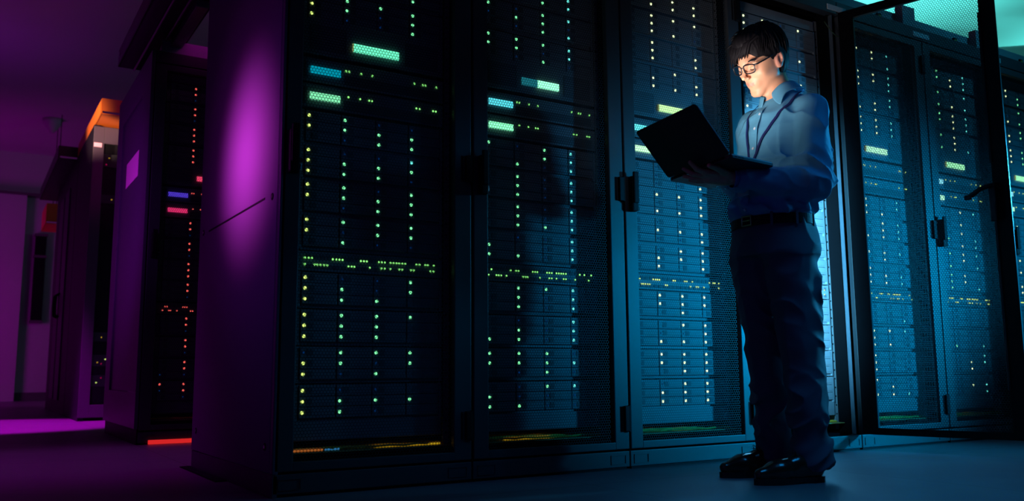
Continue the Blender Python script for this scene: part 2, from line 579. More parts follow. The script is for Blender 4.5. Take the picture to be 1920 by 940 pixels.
# light patterns: one string of 12 per column and band of four shelves (rows from the top), 1 lit, d dim, 0 dark
PAT = {
    9: {1: ('000000000000', '11d11d11111d', '11d11d1d1d11', '000000000000'), 2: ('00000000d1d0', '11d11d11d11d', '1d1101d1d011', '000000000000'), 0: ('000000000000', '11d11d111111', '11d1d11d111d', '000000000000')},
    0: {1: ('110111111' 'd11' and '110111110110', '11dd1111d1d1', 'd11d11d1111d', 'd111d111111d'.replace('d111d1', 'd11c1d')),
        2: ('111111d11111', 'd1111111dd11', 'dd11111d1d1d', '110100110010'),
        0: ('111111110111', 'd11110d1111d', '1d0d11d111dd', 'd11111d11111')},
    1: {1: ('100000000011', 'd01111111d01', '11dddddd1ddd', '111111111111'),
        2: ('000001110011', '111d1111ddd1', '1ddddd1111dd', '111111d1d1dd'),
        0: ('1111111d0110', '1111d1d1d11d', '1111111111d1', 'd111111d111d')},
}


def pattern(i, seed):
    if i in PAT:
        return PAT[i]
    r = random.Random(seed)
    out = {}
    for band in range(3):
        cols = []
        for c in range(4):
            p = (0.55, 0.9, 0.35, 0.6)[(c + seed) % 4] if band else 0.72
            cols.append(''.join(('1' if r.random() < p else ('d' if r.random() < .5 else '0')) for _ in range(12)))
        out[band] = tuple(cols)
    return out


def add_shelf(x, y, zt, lights, label, group, cols):
    t = thing('drive_shelf', label, 'server', (x, y, zt), group)
    link('shelf_chassis', ME['shelf'], t)
    for c in range(4):
        for r_ in range(3):
            bay = link('drive_bay', ME['bay'], t, (COLX[c], 0.086, -0.0378 * r_))
            ch = lights[c][r_]
            if ch != '0':
                key = 'd' if ch == 'd' else ('c' if ch == 'c' else cols[c])
                link('status_light', ME['led_' + key], bay, (0, 0, 0))
    return t


def unit_box(z0, z1, vents):
    b = MB()
    b.box(0.085, 0.665, 0.088, 0.70, z0, z1, 0, bv=.002)
    for (x0, x1, a, c) in vents:
        b.box(x0, x1, 0.0865, 0.090, a, c, 1)
    return b


b = unit_box(-0.050, 0.085, [(0.12, 0.26, -.03, .06), (0.50, 0.64, -.03, .06)])
for k in range(9):
    b.box(0.125, 0.255, 0.0855, 0.088, -0.025 + k * .0095, -0.0215 + k * .0095)
    b.box(0.505, 0.635, 0.0855, 0.088, -0.025 + k * .0095, -0.0215 + k * .0095)
ME['ctl'] = b.mesh('controller_chassis', [M_unit, M_dark])
ME['net'] = unit_box(-0.044, 0.046, [(0.255, 0.645, -.036, .0), (0.105, 0.115, -.03, .03)]).mesh('appliance_chassis', [M_unit, M_dark])
b = unit_box(-0.034, 0.036, [])
for r_ in (0, 1):
    for k in range(20):
        x = 0.125 + k * .0262
        b.box(x, x + .019, 0.0862, 0.090, -.026 + r_ * .036, -.011 + r_ * .036, 1)
ME['switch'] = b.mesh('switch_chassis', [M_unit, M_dark])

DISP = {}


def display_mesh(key, spec):
    if key not in DISP:
        b = MB()
        ms = []
        for x0, x1, z0, z1, col, s in spec:
            ms.append(glow('display_%s_%d' % (key, len(ms)), col, s))
            b.box(x0, x1, 0.0795, 0.0855, z0, z1, len(ms) - 1, bv=.001)
        DISP[key] = b.mesh('display_screen', ms)
    return DISP[key]


TOPLED = (0.121, 0.134, 0.146, 0.224, 0.238, 0.249, 0.261, 0.331, 0.343, 0.354, 0.401, 0.413, 0.425, 0.448, 0.46, 0.472, 0.483, 0.496, 0.508, 0.555, 0.568, 0.592, 0.603, 0.628)
BOTLED = (0.121, 0.157, 0.167, 0.179, 0.192, 0.204, 0.284, 0.296, 0.306, 0.366, 0.412, 0.425, 0.448, 0.484, 0.496, 0.532, 0.544, 0.614, 0.627)
BLED = (0.261, 0.273, 0.321, 0.366, 0.541, 0.577, 0.588, 0.636)
CLED = (0.272, 0.318, 0.354, 0.365, 0.55, 0.565, 0.622, 0.634)


def fill_rack(i, x, y, where, cols, small, disp, bands=(0, 1, 2), rackgroup=None):
    pat = pattern(i, i)
    for n, zt in enumerate(TOPZ):
        band, k = divmod(n, 4)
        if band not in bands:
            continue
        lights = [pat[band][c][k * 3:k * 3 + 3] for c in range(4)]
        add_shelf(x, y, zt, lights, 'drive shelf with rows of status lights, %s from top in the %s' % (ORDN[n], where),
                  'drive shelves in the %s' % where, cols)
    A, B_, C_ = disp
    t = thing('storage_controller', 'unit with a wide glowing display in its middle, in the %s' % where, 'server', (x, y, 1.612), 'controllers with a wide display')
    link('controller_chassis', ME['ctl'], t)
    link('display_screen', display_mesh(*A), t)
    for (nm, zz, dd, leds, txt) in (('u', 1.500, B_, BLED, 'upper'), ('l', 1.402, C_, CLED, 'lower')):
        t = thing('network_appliance', '%s of two units with a small display at left, in the %s' % (txt, where), 'server', (x, y, zz), 'appliances with a small display')
        link('appliance_chassis', ME['net'], t)
        link('display_screen', display_mesh(*dd), t)
        for n, lx in enumerate(leds):
            if i > 1 and (n * 7 + i * 3) % 5 == 0:
                continue
            link('status_light', ME['small_' + small], t, (lx, 0.086, 0.0165))
    t = thing('network_switch', 'switch with two rows of tiny port lights, in the %s' % where, 'switch', (x, y, 0.797), 'network switches at mid height')
    link('switch_chassis', ME['switch'], t)
    r = random.Random(i + 50)
    for row, zz in ((TOPLED, 0.0115), (BOTLED, -0.0115)):
        for lx in row:
            if i > 0 and r.random() < 0.3:
                continue
            link('status_light', ME['small_' + small], t, (lx, 0.0855, zz))


GRN = (0.13, 1.0, 0.55)
dA = lambda key, a, b=None, s=1.0: (key, ([(0.288, 0.472, -.0155, .0155, a, s), (0.284, 0.2875, -.0155, .0155, (0.5, 0.6, 0.2), .5)] if b is None else
                                          [(0.284, 0.362, -.0155, .0155, b[0], b[1]), (0.362, 0.472, -.0155, .0155, a, s)]))
dS = lambda key, a, s=1.0: (key, [(0.124, 0.239, -.0135, .0130, a, s)])
DD = {
    0: (dA('a0', (0.16, 1.0, 0.58), None, 1.15), dS('b0', (0.0, 0.30, 0.42), 1.0), dS('c0', (0.26, 1.0, 0.52), 0.95)),
    1: (dA('a1', (0.30, 1.0, 0.60), ((0.01, 0.16, 0.20), 1.0), 1.7), dS('b1', (0.10, 0.75, 0.85), 1.1), dS('c1', (0.25, 1.0, 0.52), 1.5)),
    2: (dA('a2', (0.55, 1.0, 0.40), None, 1.5), dS('b2', (0.12, 0.80, 0.85), 1.3), dS('c2', (0.50, 1.0, 0.55), 1.7)),
    3: (dA('a2', (0.55, 1.0, 0.40), None, 1.5), dS('b2', (0.12, 0.80, 0.85), 1.3), dS('c2', (0.50, 1.0, 0.55), 1.7)),
    4: (dA('a4', (0.45, 1.0, 0.62), None, 1.5), dS('b4', (0.35, 0.80, 0.90), 1.3), dS('c4', (0.75, 1.0, 0.55), 1.6)),
    5: (dA('a5', (0.35, 1.0, 0.50), None, 1.4), dS('b5', (0.25, 0.80, 0.95), 1.3), dS('c5', (0.45, 1.0, 0.60), 1.6)),
    6: (dA('a5', (0.35, 1.0, 0.50), None, 1.4), dS('b5', (0.25, 0.80, 0.95), 1.3), dS('c5', (0.45, 1.0, 0.60), 1.6)),
}
CC = {0: 'yggg', 1: 'gggc', 2: 'wwww', 3: 'wwww', 4: 'wwwc', 5: 'wgwc', 6: 'wwgw'}
WH = ['leftmost front rack', 'second front rack', 'third front rack', 'open fourth rack', 'fifth front rack', 'sixth front rack', 'seventh front rack']
for i in range(7):
    fill_rack(i, i * W, 0.0, WH[i], CC[i], 's' if i < 2 else 'y', DD[i])

# ------------------------------------------------------------------ cable trough on top of the front row
M_tray = mat('tray_grey', (0.26, 0.30, 0.32), 0.5)


def top_tray(x0, x1, y, label):
    t = thing('cable_tray', label, 'cable tray', ((x0 + x1) / 2, y + 0.2, H), 'cable trays on the racks')
    b = MB()
    cx = (x0 + x1) / 2
    b.box(x0 - cx, x1 - cx, -0.10, -0.094, 0.002, 0.112, bv=.002)
    b.box(x0 - cx, x1 - cx, 0.25, 0.256, 0.002, 0.112, bv=.002)
    b.box(x0 - cx, x1 - cx, -0.095, 0.25, 0.002, 0.008)
    b.build('trough', M_tray, t)
    n = max(1, round((x1 - x0) / W))
    for k in range(n):
        X = x0 + k * W - cx
        b = MB()
        b.box(X + 0.48, X + 0.515, -0.112, -0.100, 0.004, 0.075, 0, bv=.002)
        for q in range(3):
            b.box(X + 0.487, X + 0.508, -0.1135, -0.111, 0.020 + q * .018, 0.027 + q * .018, 1)
        b.build('cable_bracket', [M_black, mat('bracket_yellow', (0.55, 0.42, 0.02), 0.5)], t)
        b = MB()
        b.box(X + 0.66, X + 0.78, -0.15, -0.10, 0.004, 0.150, 0, bv=.004)
        b.build('end_bracket', M_tray, t)
    return t


top_tray(0.0, 5.25, 0.0, 'long grey cable tray running along the tops of the front row racks')

# ------------------------------------------------------------------ rows behind, at the left
Y2 = 2.61
r2 = make_rack('rack with red lights, first of the second row at the left', 0.0, Y2, group='racks of the rows behind', card=False)
RED = ('r2a', [(0.288, 0.472, -.0155, .0155, (1.0, 0.06, 0.16), 1.0)])
fill_rack(9, 0.0, Y2, 'red-lit rack behind', 'rrrr', 'r',
          (RED, ('r2b', [(0.124, 0.239, -.0135, .013, (0.08, 0.04, 0.62), 1.0)]), ('r2c', [(0.124, 0.239, -.0135, .013, (0.80, 0.03, 0.16), 1.0)])))
# deep end panel of the second row with an inset field
sp = MB()
Y2E = 3.93 - Y2
sp.box(-0.02, 0.0, 0.0, Y2E, 0.09, 0.30, bv=.003)
sp.box(-0.02, 0.0, 0.0, Y2E, 2.16, H, bv=.003)
sp.box(-0.02, 0.0, 0.0, 0.30, 0.30, 2.16, bv=.003)
sp.box(-0.02, 0.0, Y2E - .22, Y2E, 0.30, 2.16, bv=.003)
sp.box(-0.008, 0.0, 0.29, Y2E - .21, 0.29, 2.17)
sp.box(-0.004, 0.0, 0.01, Y2E, 0.0, 0.088, 1)
MB().box(0.001, 0.749, D, Y2E - .001, 0.09, H - .012).build('rear_extension', M_black, r2)
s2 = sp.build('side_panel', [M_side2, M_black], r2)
s2.location = (0, 0, 0)
b = MB()
b.box(-0.0115, -0.0085, 0.40, 0.88, 1.66, 1.83, bv=.001)
b.build('paper_notice', M_paper, s2)
top_tray(0.05, 0.80, Y2, 'short cable tray on top of the red-lit rack behind')
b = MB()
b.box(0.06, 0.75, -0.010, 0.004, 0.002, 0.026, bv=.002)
b.build('red_base_reflection', glow('red_reflection_glow', (0.75, 0.02, 0.02), 0.85), r2)  # added glowing bar imitates red light reflected on the plinth


def trough(name, label, x0, x1, y0, y1, z0, z1, m, rails=False, m2=None, cover=False):
    t = thing(name, label, 'cable trough', ((x0 + x1) / 2, (y0 + y1) / 2, z0))
    cx, cy = (x0 + x1) / 2, (y0 + y1) / 2
    b = MB()
    X0, X1, Ya, Yb, h = x0 - cx, x1 - cx, y0 - cy, y1 - cy, z1 - z0
    b.box(X0, X0 + .012, Ya, Yb, 0, h, bv=.004)
    b.box(X1 - .012, X1, Ya, Yb, 0, h, bv=.004)
    b.box(X0, X1, Ya, Yb, 0, .010)
    b.box(X0 + .01, X1 - .01, Ya, Ya + .010, .03, h)
    b.build('trough_body', m, t)
    if rails:
        for k, xx in enumerate((X0 + .10, X0 + .18)):
            MB().tube([(xx, Ya + .02, -.012), (xx, Yb - .02, -.012)], 0.008, 8).build('hanger_rail', m2, t, smooth=True)
        MB().box(X1 - .10, X1 - .03, Ya + 1.5, Yb - .7, -.045, 0.0, bv=.006).build('lamp_housing', m2, t)
        for yy in (Ya + .4, Ya + 1.4, Yb - .06):
            MB().cyl((X0 - .004, yy, h * .6), (1, 0, 0), 0.02, 0.012, 12).build('bolt', m2, t)
    return t


trough('cable_trough', 'black cable trough bridging from the front rack to the row behind', -0.11, 0.20, 0.5, 3.42, 2.49, 2.61,
       mat('trough_black', (0.02, 0.02, 0.026), 0.4), rails=True, m2=mat('rail_satin', (0.30, 0.28, 0.34), 0.35, metal=.5))
M_or = mat('orange_plastic', (0.90, 0.20, 0.025), 0.45)
trough('fibre_trough', 'bright orange fibre trough lying on top of the third row rack', 0.01, 0.26, 5.35, 7.20, 2.675, 2.82, M_or)
trough('cable_trough', 'dark trough hanging above the farthest racks at the left', -0.17, 0.17, 7.26, 9.85, 2.66, 2.80, MATS['trough_black'])
dt = trough('fibre_trough', 'dim orange trough drop behind the farthest cabinets', -0.05, 0.20, 10.4, 11.2, 2.44, 2.72, M_or)
for yy in (-0.3, 0.3):
    MB().tube([(0, yy, 0.20), (0, yy, 4.0 - 2.44)], 0.006, 6).build('hanger_rod', M_black, dt)
wc = thing('wall_conduit', 'dark vertical conduit box with clamps on the far wall beside the farthest cabinet', 'conduit', (0.06, 13.1, 1.25))
MB().box(-0.07, 0.09, -0.05, 0.068, 0.0, 1.40, bv=.006).build('conduit_box', M_black, wc)
for zz in (0.0, 1.05, 1.40):
    MB().box(-0.085, 0.105, -0.06, 0.069, zz - .02, zz + .02, bv=.004).build('clamp', M_trim, wc)

# third row
Y3 = 5.71
r3 = thing('server_rack', 'dark rack of the third row under the orange trough', 'server rack', (0, Y3, 0), 'racks of the rows behind')
b = MB()
b.box(0.0, 0.05, 0.02, 1.24, 0.0, 2.672, bv=.004)
b.box(0.05, 0.75, 0.10, 1.24, 0.0, 2.672)
b.build('cabinet_body', mat('row3_paint', (0.012, 0.010, 0.020), 0.5, spec=0.2), r3)
b = MB()
b.box(0.0, 0.09, 0.0, 0.022, 0.03, 2.655, bv=.003)
b.box(0.66, 0.75, 0.0, 0.022, 0.03, 2.655, bv=.003)
b.box(0.09, 0.66, 0.0, 0.022, 0.03, 0.14, bv=.003)
b.box(0.09, 0.66, 0.0, 0.022, 2.50, 2.655, bv=.003)
dr = b.build('door', mat('row3_door', (0.08, 0.06, 0.10), 0.4), r3)
sh3 = link('perforated_sheet', ME['sheet'], dr, (0.01, 0.0, 0.03))
sh3.scale = (1, 1, 1.10)
b = MB()
b.box(0.005, 0.012 + .06, -0.006, 0.0, 2.46, 2.50, bv=.002)
b.build('name_plate', M_paper, r3)
for (lx, lz, key) in ((0.148, 2.385, 'a'), (0.125, 2.317, 'p'), (0.186, 1.998, 'a'), (0.165, 0.736, 'a'), (0.142, 0.512, 'a'), (0.206, 0.541, 'y'), (0.142, 0.333, 'y'), (0.23, 0.332, 'y'), (0.175, 0.50, 'p'), (0.18, .37, 'p')):
    pass
k_ = 0
for (z0, z1, leds) in ((2.30, 2.42, ((0.148, 2.385, 'a'), (0.125, 2.322, 'p'))), (1.96, 2.04, ((0.186, 1.998, 'a'),)), (0.70, 0.78, ((0.165, 0.736, 'a'),)),
                       (0.48, 0.58, ((0.142, 0.512, 'a'), (0.206, 0.541, 'y'), (0.175, 0.50, 'p'))), (0.30, 0.40, ((0.142, 0.333, 'y'), (0.23, 0.332, 'y'), (0.18, 0.375, 'p')))):
    t = thing('network_switch', 'dark unit with tiny amber lights, %s from top in the third row rack' % ORDN[k_], 'switch', (0, Y3, (z0 + z1) / 2), 'units in the third row rack')
    k_ += 1
    b = MB()
    b.box(0.09, 0.67, 0.075, 0.099, z0 - (z0 + z1) / 2, z1 - (z0 + z1) / 2, bv=.003)
    b.build('unit_face', M_dark, t)
    for lx, lz, key in leds:
        link('status_light', ME['led_' + key], t, (lx, 0.074, lz - (z0 + z1) / 2))

# fourth row: a pair of cabinets seen from the end, with two-leaf doors
r4 = thing('equipment_cabinet', 'farthest cabinet at the left with two tall narrow panels and looped handles', 'cabinet', (0, 6.97, 0), 'racks of the rows behind')
b = MB()
b.box(0.0, 0.75, 0.0, 2.28, 0.0, 2.655, bv=.004)
b.build('cabinet_body', MATS['row3_paint'], r4)
for y0, y1 in ((0.62, 1.08), (1.20, 1.66)):
    b = MB()
    b.box(-0.014, 0.0, y0, y1, 0.14, 2.42, bv=.004)
    p_ = b.build('door_leaf', mat('row4_leaf', (0.08, 0.07, 0.10), 0.45, spec=0.3), r4)
    yy = y1 - .05 if y0 < 1 else y0 + .05
    MB().tube([(-0.014, yy, 1.30), (-0.05, yy, 1.28), (-0.055, yy, 1.16), (-0.05, yy, 1.06), (-0.014, yy, 1.04)], 0.012, 8).build('loop_handle', M_black, p_, smooth=True)

# floor grille beside the front row's end panel
gr = thing('floor_grille', 'dark slotted floor grille beside the left end panel', 'grille', (-0.022, 0.88, 0.0))
b = MB()
b.box(-0.024, 0.020, -0.32, 0.32, 0.001, 0.004)
for k in range(26):
    b.box(-0.022, 0.018, -0.315 + k * .0245, -0.305 + k * .0245, 0.004, 0.006, 1)
b.build('grille_plate', [M_black, M_frame], gr)

# ------------------------------------------------------------------ smooth solid shapes (distance fields turned into one mesh)
class SDF:
    def __init__(self, lo, hi, h):
        self.lo = np.array(lo, float)
        self.h = h
        self.n = np.ceil((np.array(hi) - self.lo) / h).astype(int) + 1
        self.F = np.full(tuple(self.n), 0.2, np.float32)

    def sub(self, lo, hi):
        a = np.clip(np.floor((np.array(lo) - self.lo) / self.h).astype(int), 0, self.n)
        b = np.clip(np.ceil((np.array(hi) - self.lo) / self.h).astype(int) + 1, 0, self.n)
        ax = [self.lo[i] + self.h * np.arange(a[i], b[i]) for i in range(3)]
        P = np.stack(np.meshgrid(*ax, indexing='ij'), -1)
        return tuple(slice(a[i], b[i]) for i in range(3)), P

    def put(self, fn, lo, hi, k=0.01, mode='u', pad=0.03):
        sl, P = self.sub(np.array(lo) - pad, np.array(hi) + pad)
        if P.size == 0:
            return
        d = fn(P).astype(np.float32)
        A = self.F[sl]
        if mode == 'u':
            h = np.clip(0.5 + 0.5 * (A - d) / k, 0, 1)
            self.F[sl] = A * (1 - h) + d * h - k * h * (1 - h)
        else:
            h = np.clip(0.5 - 0.5 * (A + d) / k, 0, 1)
            self.F[sl] = A * (1 - h) - d * h + k * h * (1 - h)

    def cone(self, a, b, ra, rb, k=0.01, mode='u', flat=None):
        a, b = np.array(a, float), np.array(b, float)
        R = max(ra, rb)

        def fn(P):
            ab = b - a
            L2 = ab @ ab
            t = np.clip(((P - a) @ ab) / L2, 0, 1)
            return np.linalg.norm(P - a - t[..., None] * ab, axis=-1) - (ra + (rb - ra) * t)
        self.put(fn, np.minimum(a, b) - R, np.maximum(a, b) + R, k, mode)

    def ell(self, c, r, k=0.01, mode='u', R=None):
        c, r = np.array(c, float), np.array(r, float)
        m = r.max()

        def fn(P):
            q_ = P - c
            if R is not None:
                q_ = q_ @ R.T
            k0 = np.linalg.norm(q_ / r, axis=-1)
            k1 = np.linalg.norm(q_ / (r * r), axis=-1)
            return k0 * (k0 - 1) / np.maximum(k1, 1e-6)
        self.put(fn, c - m, c + m, k, mode)

    def displace(self, fn, band=0.02):
        idx = np.nonzero(np.abs(self.F) < band)
        P = self.lo + self.h * np.stack(idx, -1)
        self.F[idx] += fn(P).astype(np.float32)

    def mesh(self, name):
        F = self.F
        s = F < 0
        nx, ny, nz = F.shape
        cnt = np.zeros((nx - 1, ny - 1, nz - 1), np.int8)
        for dx in (0, 1):
            for dy in (0, 1):
                for dz in (0, 1):
                    cnt += s[dx:nx - 1 + dx, dy:ny - 1 + dy, dz:nz - 1 + dz]
        act = (cnt > 0) & (cnt < 8)
        I = np.stack(np.nonzero(act), -1)
        ids = np.full(act.shape, -1, np.int32)
        ids[act] = np.arange(len(I))
        acc = np.zeros((len(I), 3))
        num = np.zeros(len(I))
        co = [(0, 0, 0), (1, 0, 0), (0, 1, 0), (1, 1, 0), (0, 0, 1), (1, 0, 1), (0, 1, 1), (1, 1, 1)]
        val = [F[I[:, 0] + c[0], I[:, 1] + c[1], I[:, 2] + c[2]] for c in co]
        for i in range(8):
            for j in range(i + 1, 8):
                if sum(abs(co[i][k] - co[j][k]) for k in range(3)) != 1:
                    continue
                m = (val[i] < 0) != (val[j] < 0)
                t = val[i][m] / (val[i][m] - val[j][m])
                a, b = np.array(co[i]), np.array(co[j])
                acc[m] += a + t[:, None] * (b - a)
                num[m] += 1
        V = self.lo + self.h * (I + acc / num[:, None])
        quads = []
        for ax in range(3):
            sl0 = [slice(None)] * 3
            sl1 = [slice(None)] * 3
            sl0[ax] = slice(0, -1)
            sl1[ax] = slice(1, None)
            ch = s[tuple(sl0)] != s[tuple(sl1)]
            E = np.stack(np.nonzero(ch), -1)
            b_, c_ = [k for k in range(3) if k != ax]
            ok = (E[:, b_] > 0) & (E[:, c_] > 0) & (E[:, b_] < F.shape[b_] - 1) & (E[:, c_] < F.shape[c_] - 1)
            E = E[ok]
            flip = s[E[:, 0], E[:, 1], E[:, 2]]

            def cell(db, dc):
                Q = E.copy()
                Q[:, b_] -= db
                Q[:, c_] -= dc
                return ids[Q[:, 0], Q[:, 1], Q[:, 2]]
            q = np.stack([cell(1, 1), cell(0, 1), cell(0, 0), cell(1, 0)], -1)
            if ax == 1:
                flip = ~flip
            q[~flip] = q[~flip][:, ::-1]
            quads.append(q)
        Q = np.concatenate(quads)
        me = bpy.data.meshes.new(name)
        me.vertices.add(len(V))
        me.vertices.foreach_set('co', V.astype(np.float32).ravel())
        me.loops.add(len(Q) * 4)
        me.loops.foreach_set('vertex_index', Q.astype(np.int32).ravel())
        me.polygons.add(len(Q))
        me.polygons.foreach_set('loop_start', np.arange(0, len(Q) * 4, 4, dtype=np.int32))
        me.polygons.foreach_set('loop_total', np.full(len(Q), 4, np.int32))
        me.polygons.foreach_set('use_smooth', np.ones(len(Q), bool))
        me.update()
        me.validate()
        self.V = V
        return me


_rng = np.random.RandomState(7)
_lat = _rng.rand(64, 64, 64).astype(np.float32)


def vnoise(P):
    i = np.floor(P).astype(int)
    f = P - i
    f = f * f * (3 - 2 * f)
    out = 0
    for dx in (0, 1):
        for dy in (0, 1):
            for dz in (0, 1):
                wgt = (f[:, 0] if dx else 1 - f[:, 0]) * (f[:, 1] if dy else 1 - f[:, 1]) * (f[:, 2] if dz else 1 - f[:, 2])
                out = out + wgt * _lat[(i[:, 0] + dx) % 64, (i[:, 1] + dy) % 64, (i[:, 2] + dz) % 64]
    return out


def ridge(P):
    return 1 - np.abs(2 * vnoise(P) - 1)


def sstep(a, b, x):
    t = np.clip((x - a) / (b - a), 0, 1)
    return t * t * (3 - 2 * t)


# ------------------------------------------------------------------ the man
man = thing('person', 'man in a blue shirt and dark trousers standing and looking down at an open laptop', 'person', (1.757, -0.58, 0))
OFF = V3((1.757, -0.58, 0))


def pchild(name, me, mats=None, parent=None):
    """world-coordinate mesh made a part of the man"""
    for v_ in ():
        pass
    o = bpy.data.objects.new(name, me)
    C.objects.link(o)
    me.transform(Matrix.Translation(-OFF))
    if mats:
        for m in (mats if isinstance(mats, (list, tuple)) else [mats]):
            me.materials.append(m)
    o.parent = parent or man
    return o


# head frame: rows are the head's left, forward and up directions
HT = np.array([1.746, -0.579, 1.6175])
HS = 1.01


def head_axes(yaw, pit, rol):
    F_ = np.array([math.cos(yaw) * math.cos(pit), math.sin(yaw) * math.cos(pit), math.sin(pit)])
    L_ = np.array([-math.sin(yaw), math.cos(yaw), 0])
    U_ = np.cross(F_, L_)
    c, s = math.cos(rol), math.sin(rol)
    return np.array([c * L_ + s * U_, F_, -s * L_ + c * U_])


HR = head_axes(math.radians(171), math.radians(-27), math.radians(-12))


def hw(l):
    """head-local point to world"""
    return HT + HS * (np.array(l, float) @ HR)


NECK0 = (1.832, -0.600, 1.440)
NECK1 = hw((0, -0.030, -0.055))
shL, elL, wrL = (1.806, -0.757, 1.385), (1.757, -0.785, 1.095), (1.5187, -0.6250, 1.1105)
shR, elR, wrR = (1.835, -0.440, 1.405), (1.848, -0.405, 1.125), (1.602, -0.478, 1.170)

B = SDF((1.22, -0.98, -0.01), (2.02, -0.28, 1.81), 0.003)


def hell(c, r, k=0.01, mode='u'):
    B.ell(hw(c), np.array(r) * HS, k, mode, R=HR)


def hcone(a, b_, ra, rb, k=0.008, mode='u'):
    B.cone(hw(a), hw(b_), ra * HS, rb * HS, k, mode)


# head
hell((0, -0.012, 0.045), (0.075, 0.094, 0.083))
hell((0, 0.022, -0.015), (0.066, 0.068, 0.088), 0.02)
hell((0, 0.024, -0.064), (0.042, 0.050, 0.042), 0.022)
hcone((0.010, 0.066, -0.104), (-0.010, 0.066, -0.104), 0.0165, 0.0165, 0.02)
for s_ in (-1, 1):
    hcone((s_ * 0.052, 0.000, -0.046), (s_ * 0.022, 0.055, -0.096), 0.013, 0.012, 0.018)      # jaw line
    hell((s_ * 0.041, 0.058, -0.026), (0.022, 0.020, 0.017), 0.018)                          # cheek
    hcone((s_ * 0.014, 0.088, 0.026), (s_ * 0.046, 0.073, 0.027), 0.008, 0.007, 0.014)       # brow
hcone((0, 0.085, 0.020), (0, 0.082, 0.045), 0.020, 0.020, 0.02)
for s_ in (-1, 1):
    hell((s_ * 0.032, 0.099, 0.006), (0.018, 0.017, 0.011), 0.012, 'd')                       # eye socket
    hell((s_ * 0.032, 0.0735, 0.004), (0.0165, 0.0165, 0.0135), 0.004)                        # closed lid
hcone((0, 0.090, 0.012), (0, 0.110, -0.026), 0.0065, 0.0085, 0.010)                           # nose
hell((0, 0.110, -0.029), (0.0095, 0.0085, 0.0080), 0.006)
for s_ in (-1, 1):
    hell((s_ * 0.0115, 0.099, -0.033), (0.0070, 0.0090, 0.0065), 0.005)
    hell((s_ * 0.0065, 0.103, -0.0395), (0.0032, 0.0040, 0.0030), 0.002, 'd')
hell((0, 0.070, -0.062), (0.030, 0.018, 0.024), 0.016)                                        # muzzle
for s_ in (-1, 1):
    hcone((0, 0.0885, -0.0565), (s_ * 0.022, 0.0800, -0.0600), 0.0030, 0.0020, 0.007)
hcone((0.006, 0.0865, -0.0660), (-0.006, 0.0865, -0.0660), 0.0036, 0.0036, 0.007)
for s_ in (-1, 1):
    hcone((0, 0.0865, -0.0660), (s_ * 0.018, 0.0800, -0.0635), 0.0032, 0.0020, 0.007)
hcone((-0.020, 0.0840, -0.0605), (0, 0.0885, -0.0605), 0.0011, 0.0011, 0.0015, 'd')
hcone((0.020, 0.0840, -0.0605), (0, 0.0885, -0.0605), 0.0011, 0.0011, 0.0015, 'd')
hell((0, 0.094, -0.080), (0.015, 0.006, 0.005), 0.008, 'd')
for s_ in (-1, 1):                                                                            # ears
    hell((s_ * 0.0755, -0.016, -0.004), (0.0085, 0.0175, 0.030), 0.006)
    hell((s_ * 0.0795, -0.026, 0.006), (0.0080, 0.0120, 0.022), 0.005)
    hell((s_ * 0.0850, -0.015, 0.000), (0.0060, 0.0085, 0.017), 0.004, 'd')
for s_ in (-1, 1):
    hell((s_ * 0.052, 0.020, -0.004), (0.018, 0.050, 0.045), 0.02)
# neck
B.cone(NECK0, NECK1, 0.058, 0.052, 0.02)
B.cone(hw((0, -0.012, -0.07)), (1.812, -0.598, 1.455), 0.040, 0.046, 0.02)
# trunk, arms and legs under the clothes
B.ell((1.805, -0.600, 1.30), (0.095, 0.150, 0.17), 0.03)
B.ell((1.765, -0.580, 1.08), (0.095, 0.130, 0.16), 0.03)
B.ell((1.765, -0.580, 0.93), (0.100, 0.145, 0.10), 0.03)
B.cone((1.83, -0.60, 1.42), shL, 0.045, 0.045, 0.02)
B.cone((1.83, -0.60, 1.42), shR, 0.045, 0.045, 0.02)
for sh, el, wr in ((shL, elL, wrL), (shR, elR, wrR)):
    B.cone(sh, el, 0.046, 0.036, 0.015)
    B.cone(el, wr, 0.037, 0.026, 0.015)
HIP = {'L': (1.757, -0.660, 0.90), 'R': (1.765, -0.495, 0.90)}
KNEE = {'L': (1.757, -0.683, 0.490), 'R': (1.768, -0.505, 0.495)}
ANK = {'L': (1.772, -0.705, 0.085), 'R': (1.806, -0.500, 0.085)}
TOE = {'L': (1.580, -0.662, 0.035), 'R': (1.640, -0.437, 0.035)}
for k in 'LR':
    B.cone(HIP[k], KNEE[k], 0.078, 0.050, 0.02)
    B.cone(KNEE[k], ANK[k], 0.050, 0.034, 0.02)
    B.cone(ANK[k], TOE[k], 0.032, 0.020, 0.02)
# left hand cradling the laptop from below, right hand under its far side
LH = {
    1: ((1.3960, -0.6026, 1.1235), (1.3537, -0.5975, 1.1336), (1.3255, -0.5941, 1.1559)),
    2: ((1.4084, -0.5868, 1.1180), (1.3648, -0.5656, 1.1212), (1.3405, -0.5446, 1.1432)),
    3: ((1.4222, -0.5777, 1.1092), (1.3854, -0.5489, 1.1106), (1.3657, -0.5191, 1.1223)),
    4: ((1.4375, -0.5754, 1.1011), (1.4073, -0.5507, 1.1005), (1.3874, -0.5266, 1.1070)),
}
for k, (a, b1, c1) in LH.items():
    r0 = 0.0098 if k < 4 else 0.0085
    B.cone(wrL, a, 0.0195, 0.0135, 0.012)
    mid = tuple((np.array(b1) * .55 + np.array(c1) * .45))
    B.cone(a, b1, r0 + .0008, r0, 0.005)
    B.cone(b1, c1, r0 - .0003, r0 - .0022, 0.003)
B.cone((1.475, -0.612, 1.103), (1.425, -0.590, 1.103), 0.020, 0.016, 0.012)
TH = ((1.4601, -0.6306, 1.1272), (1.4023, -0.6536, 1.1299), (1.3491, -0.6676, 1.1316))
B.cone(wrL, TH[0], 0.018, 0.0135, 0.012)
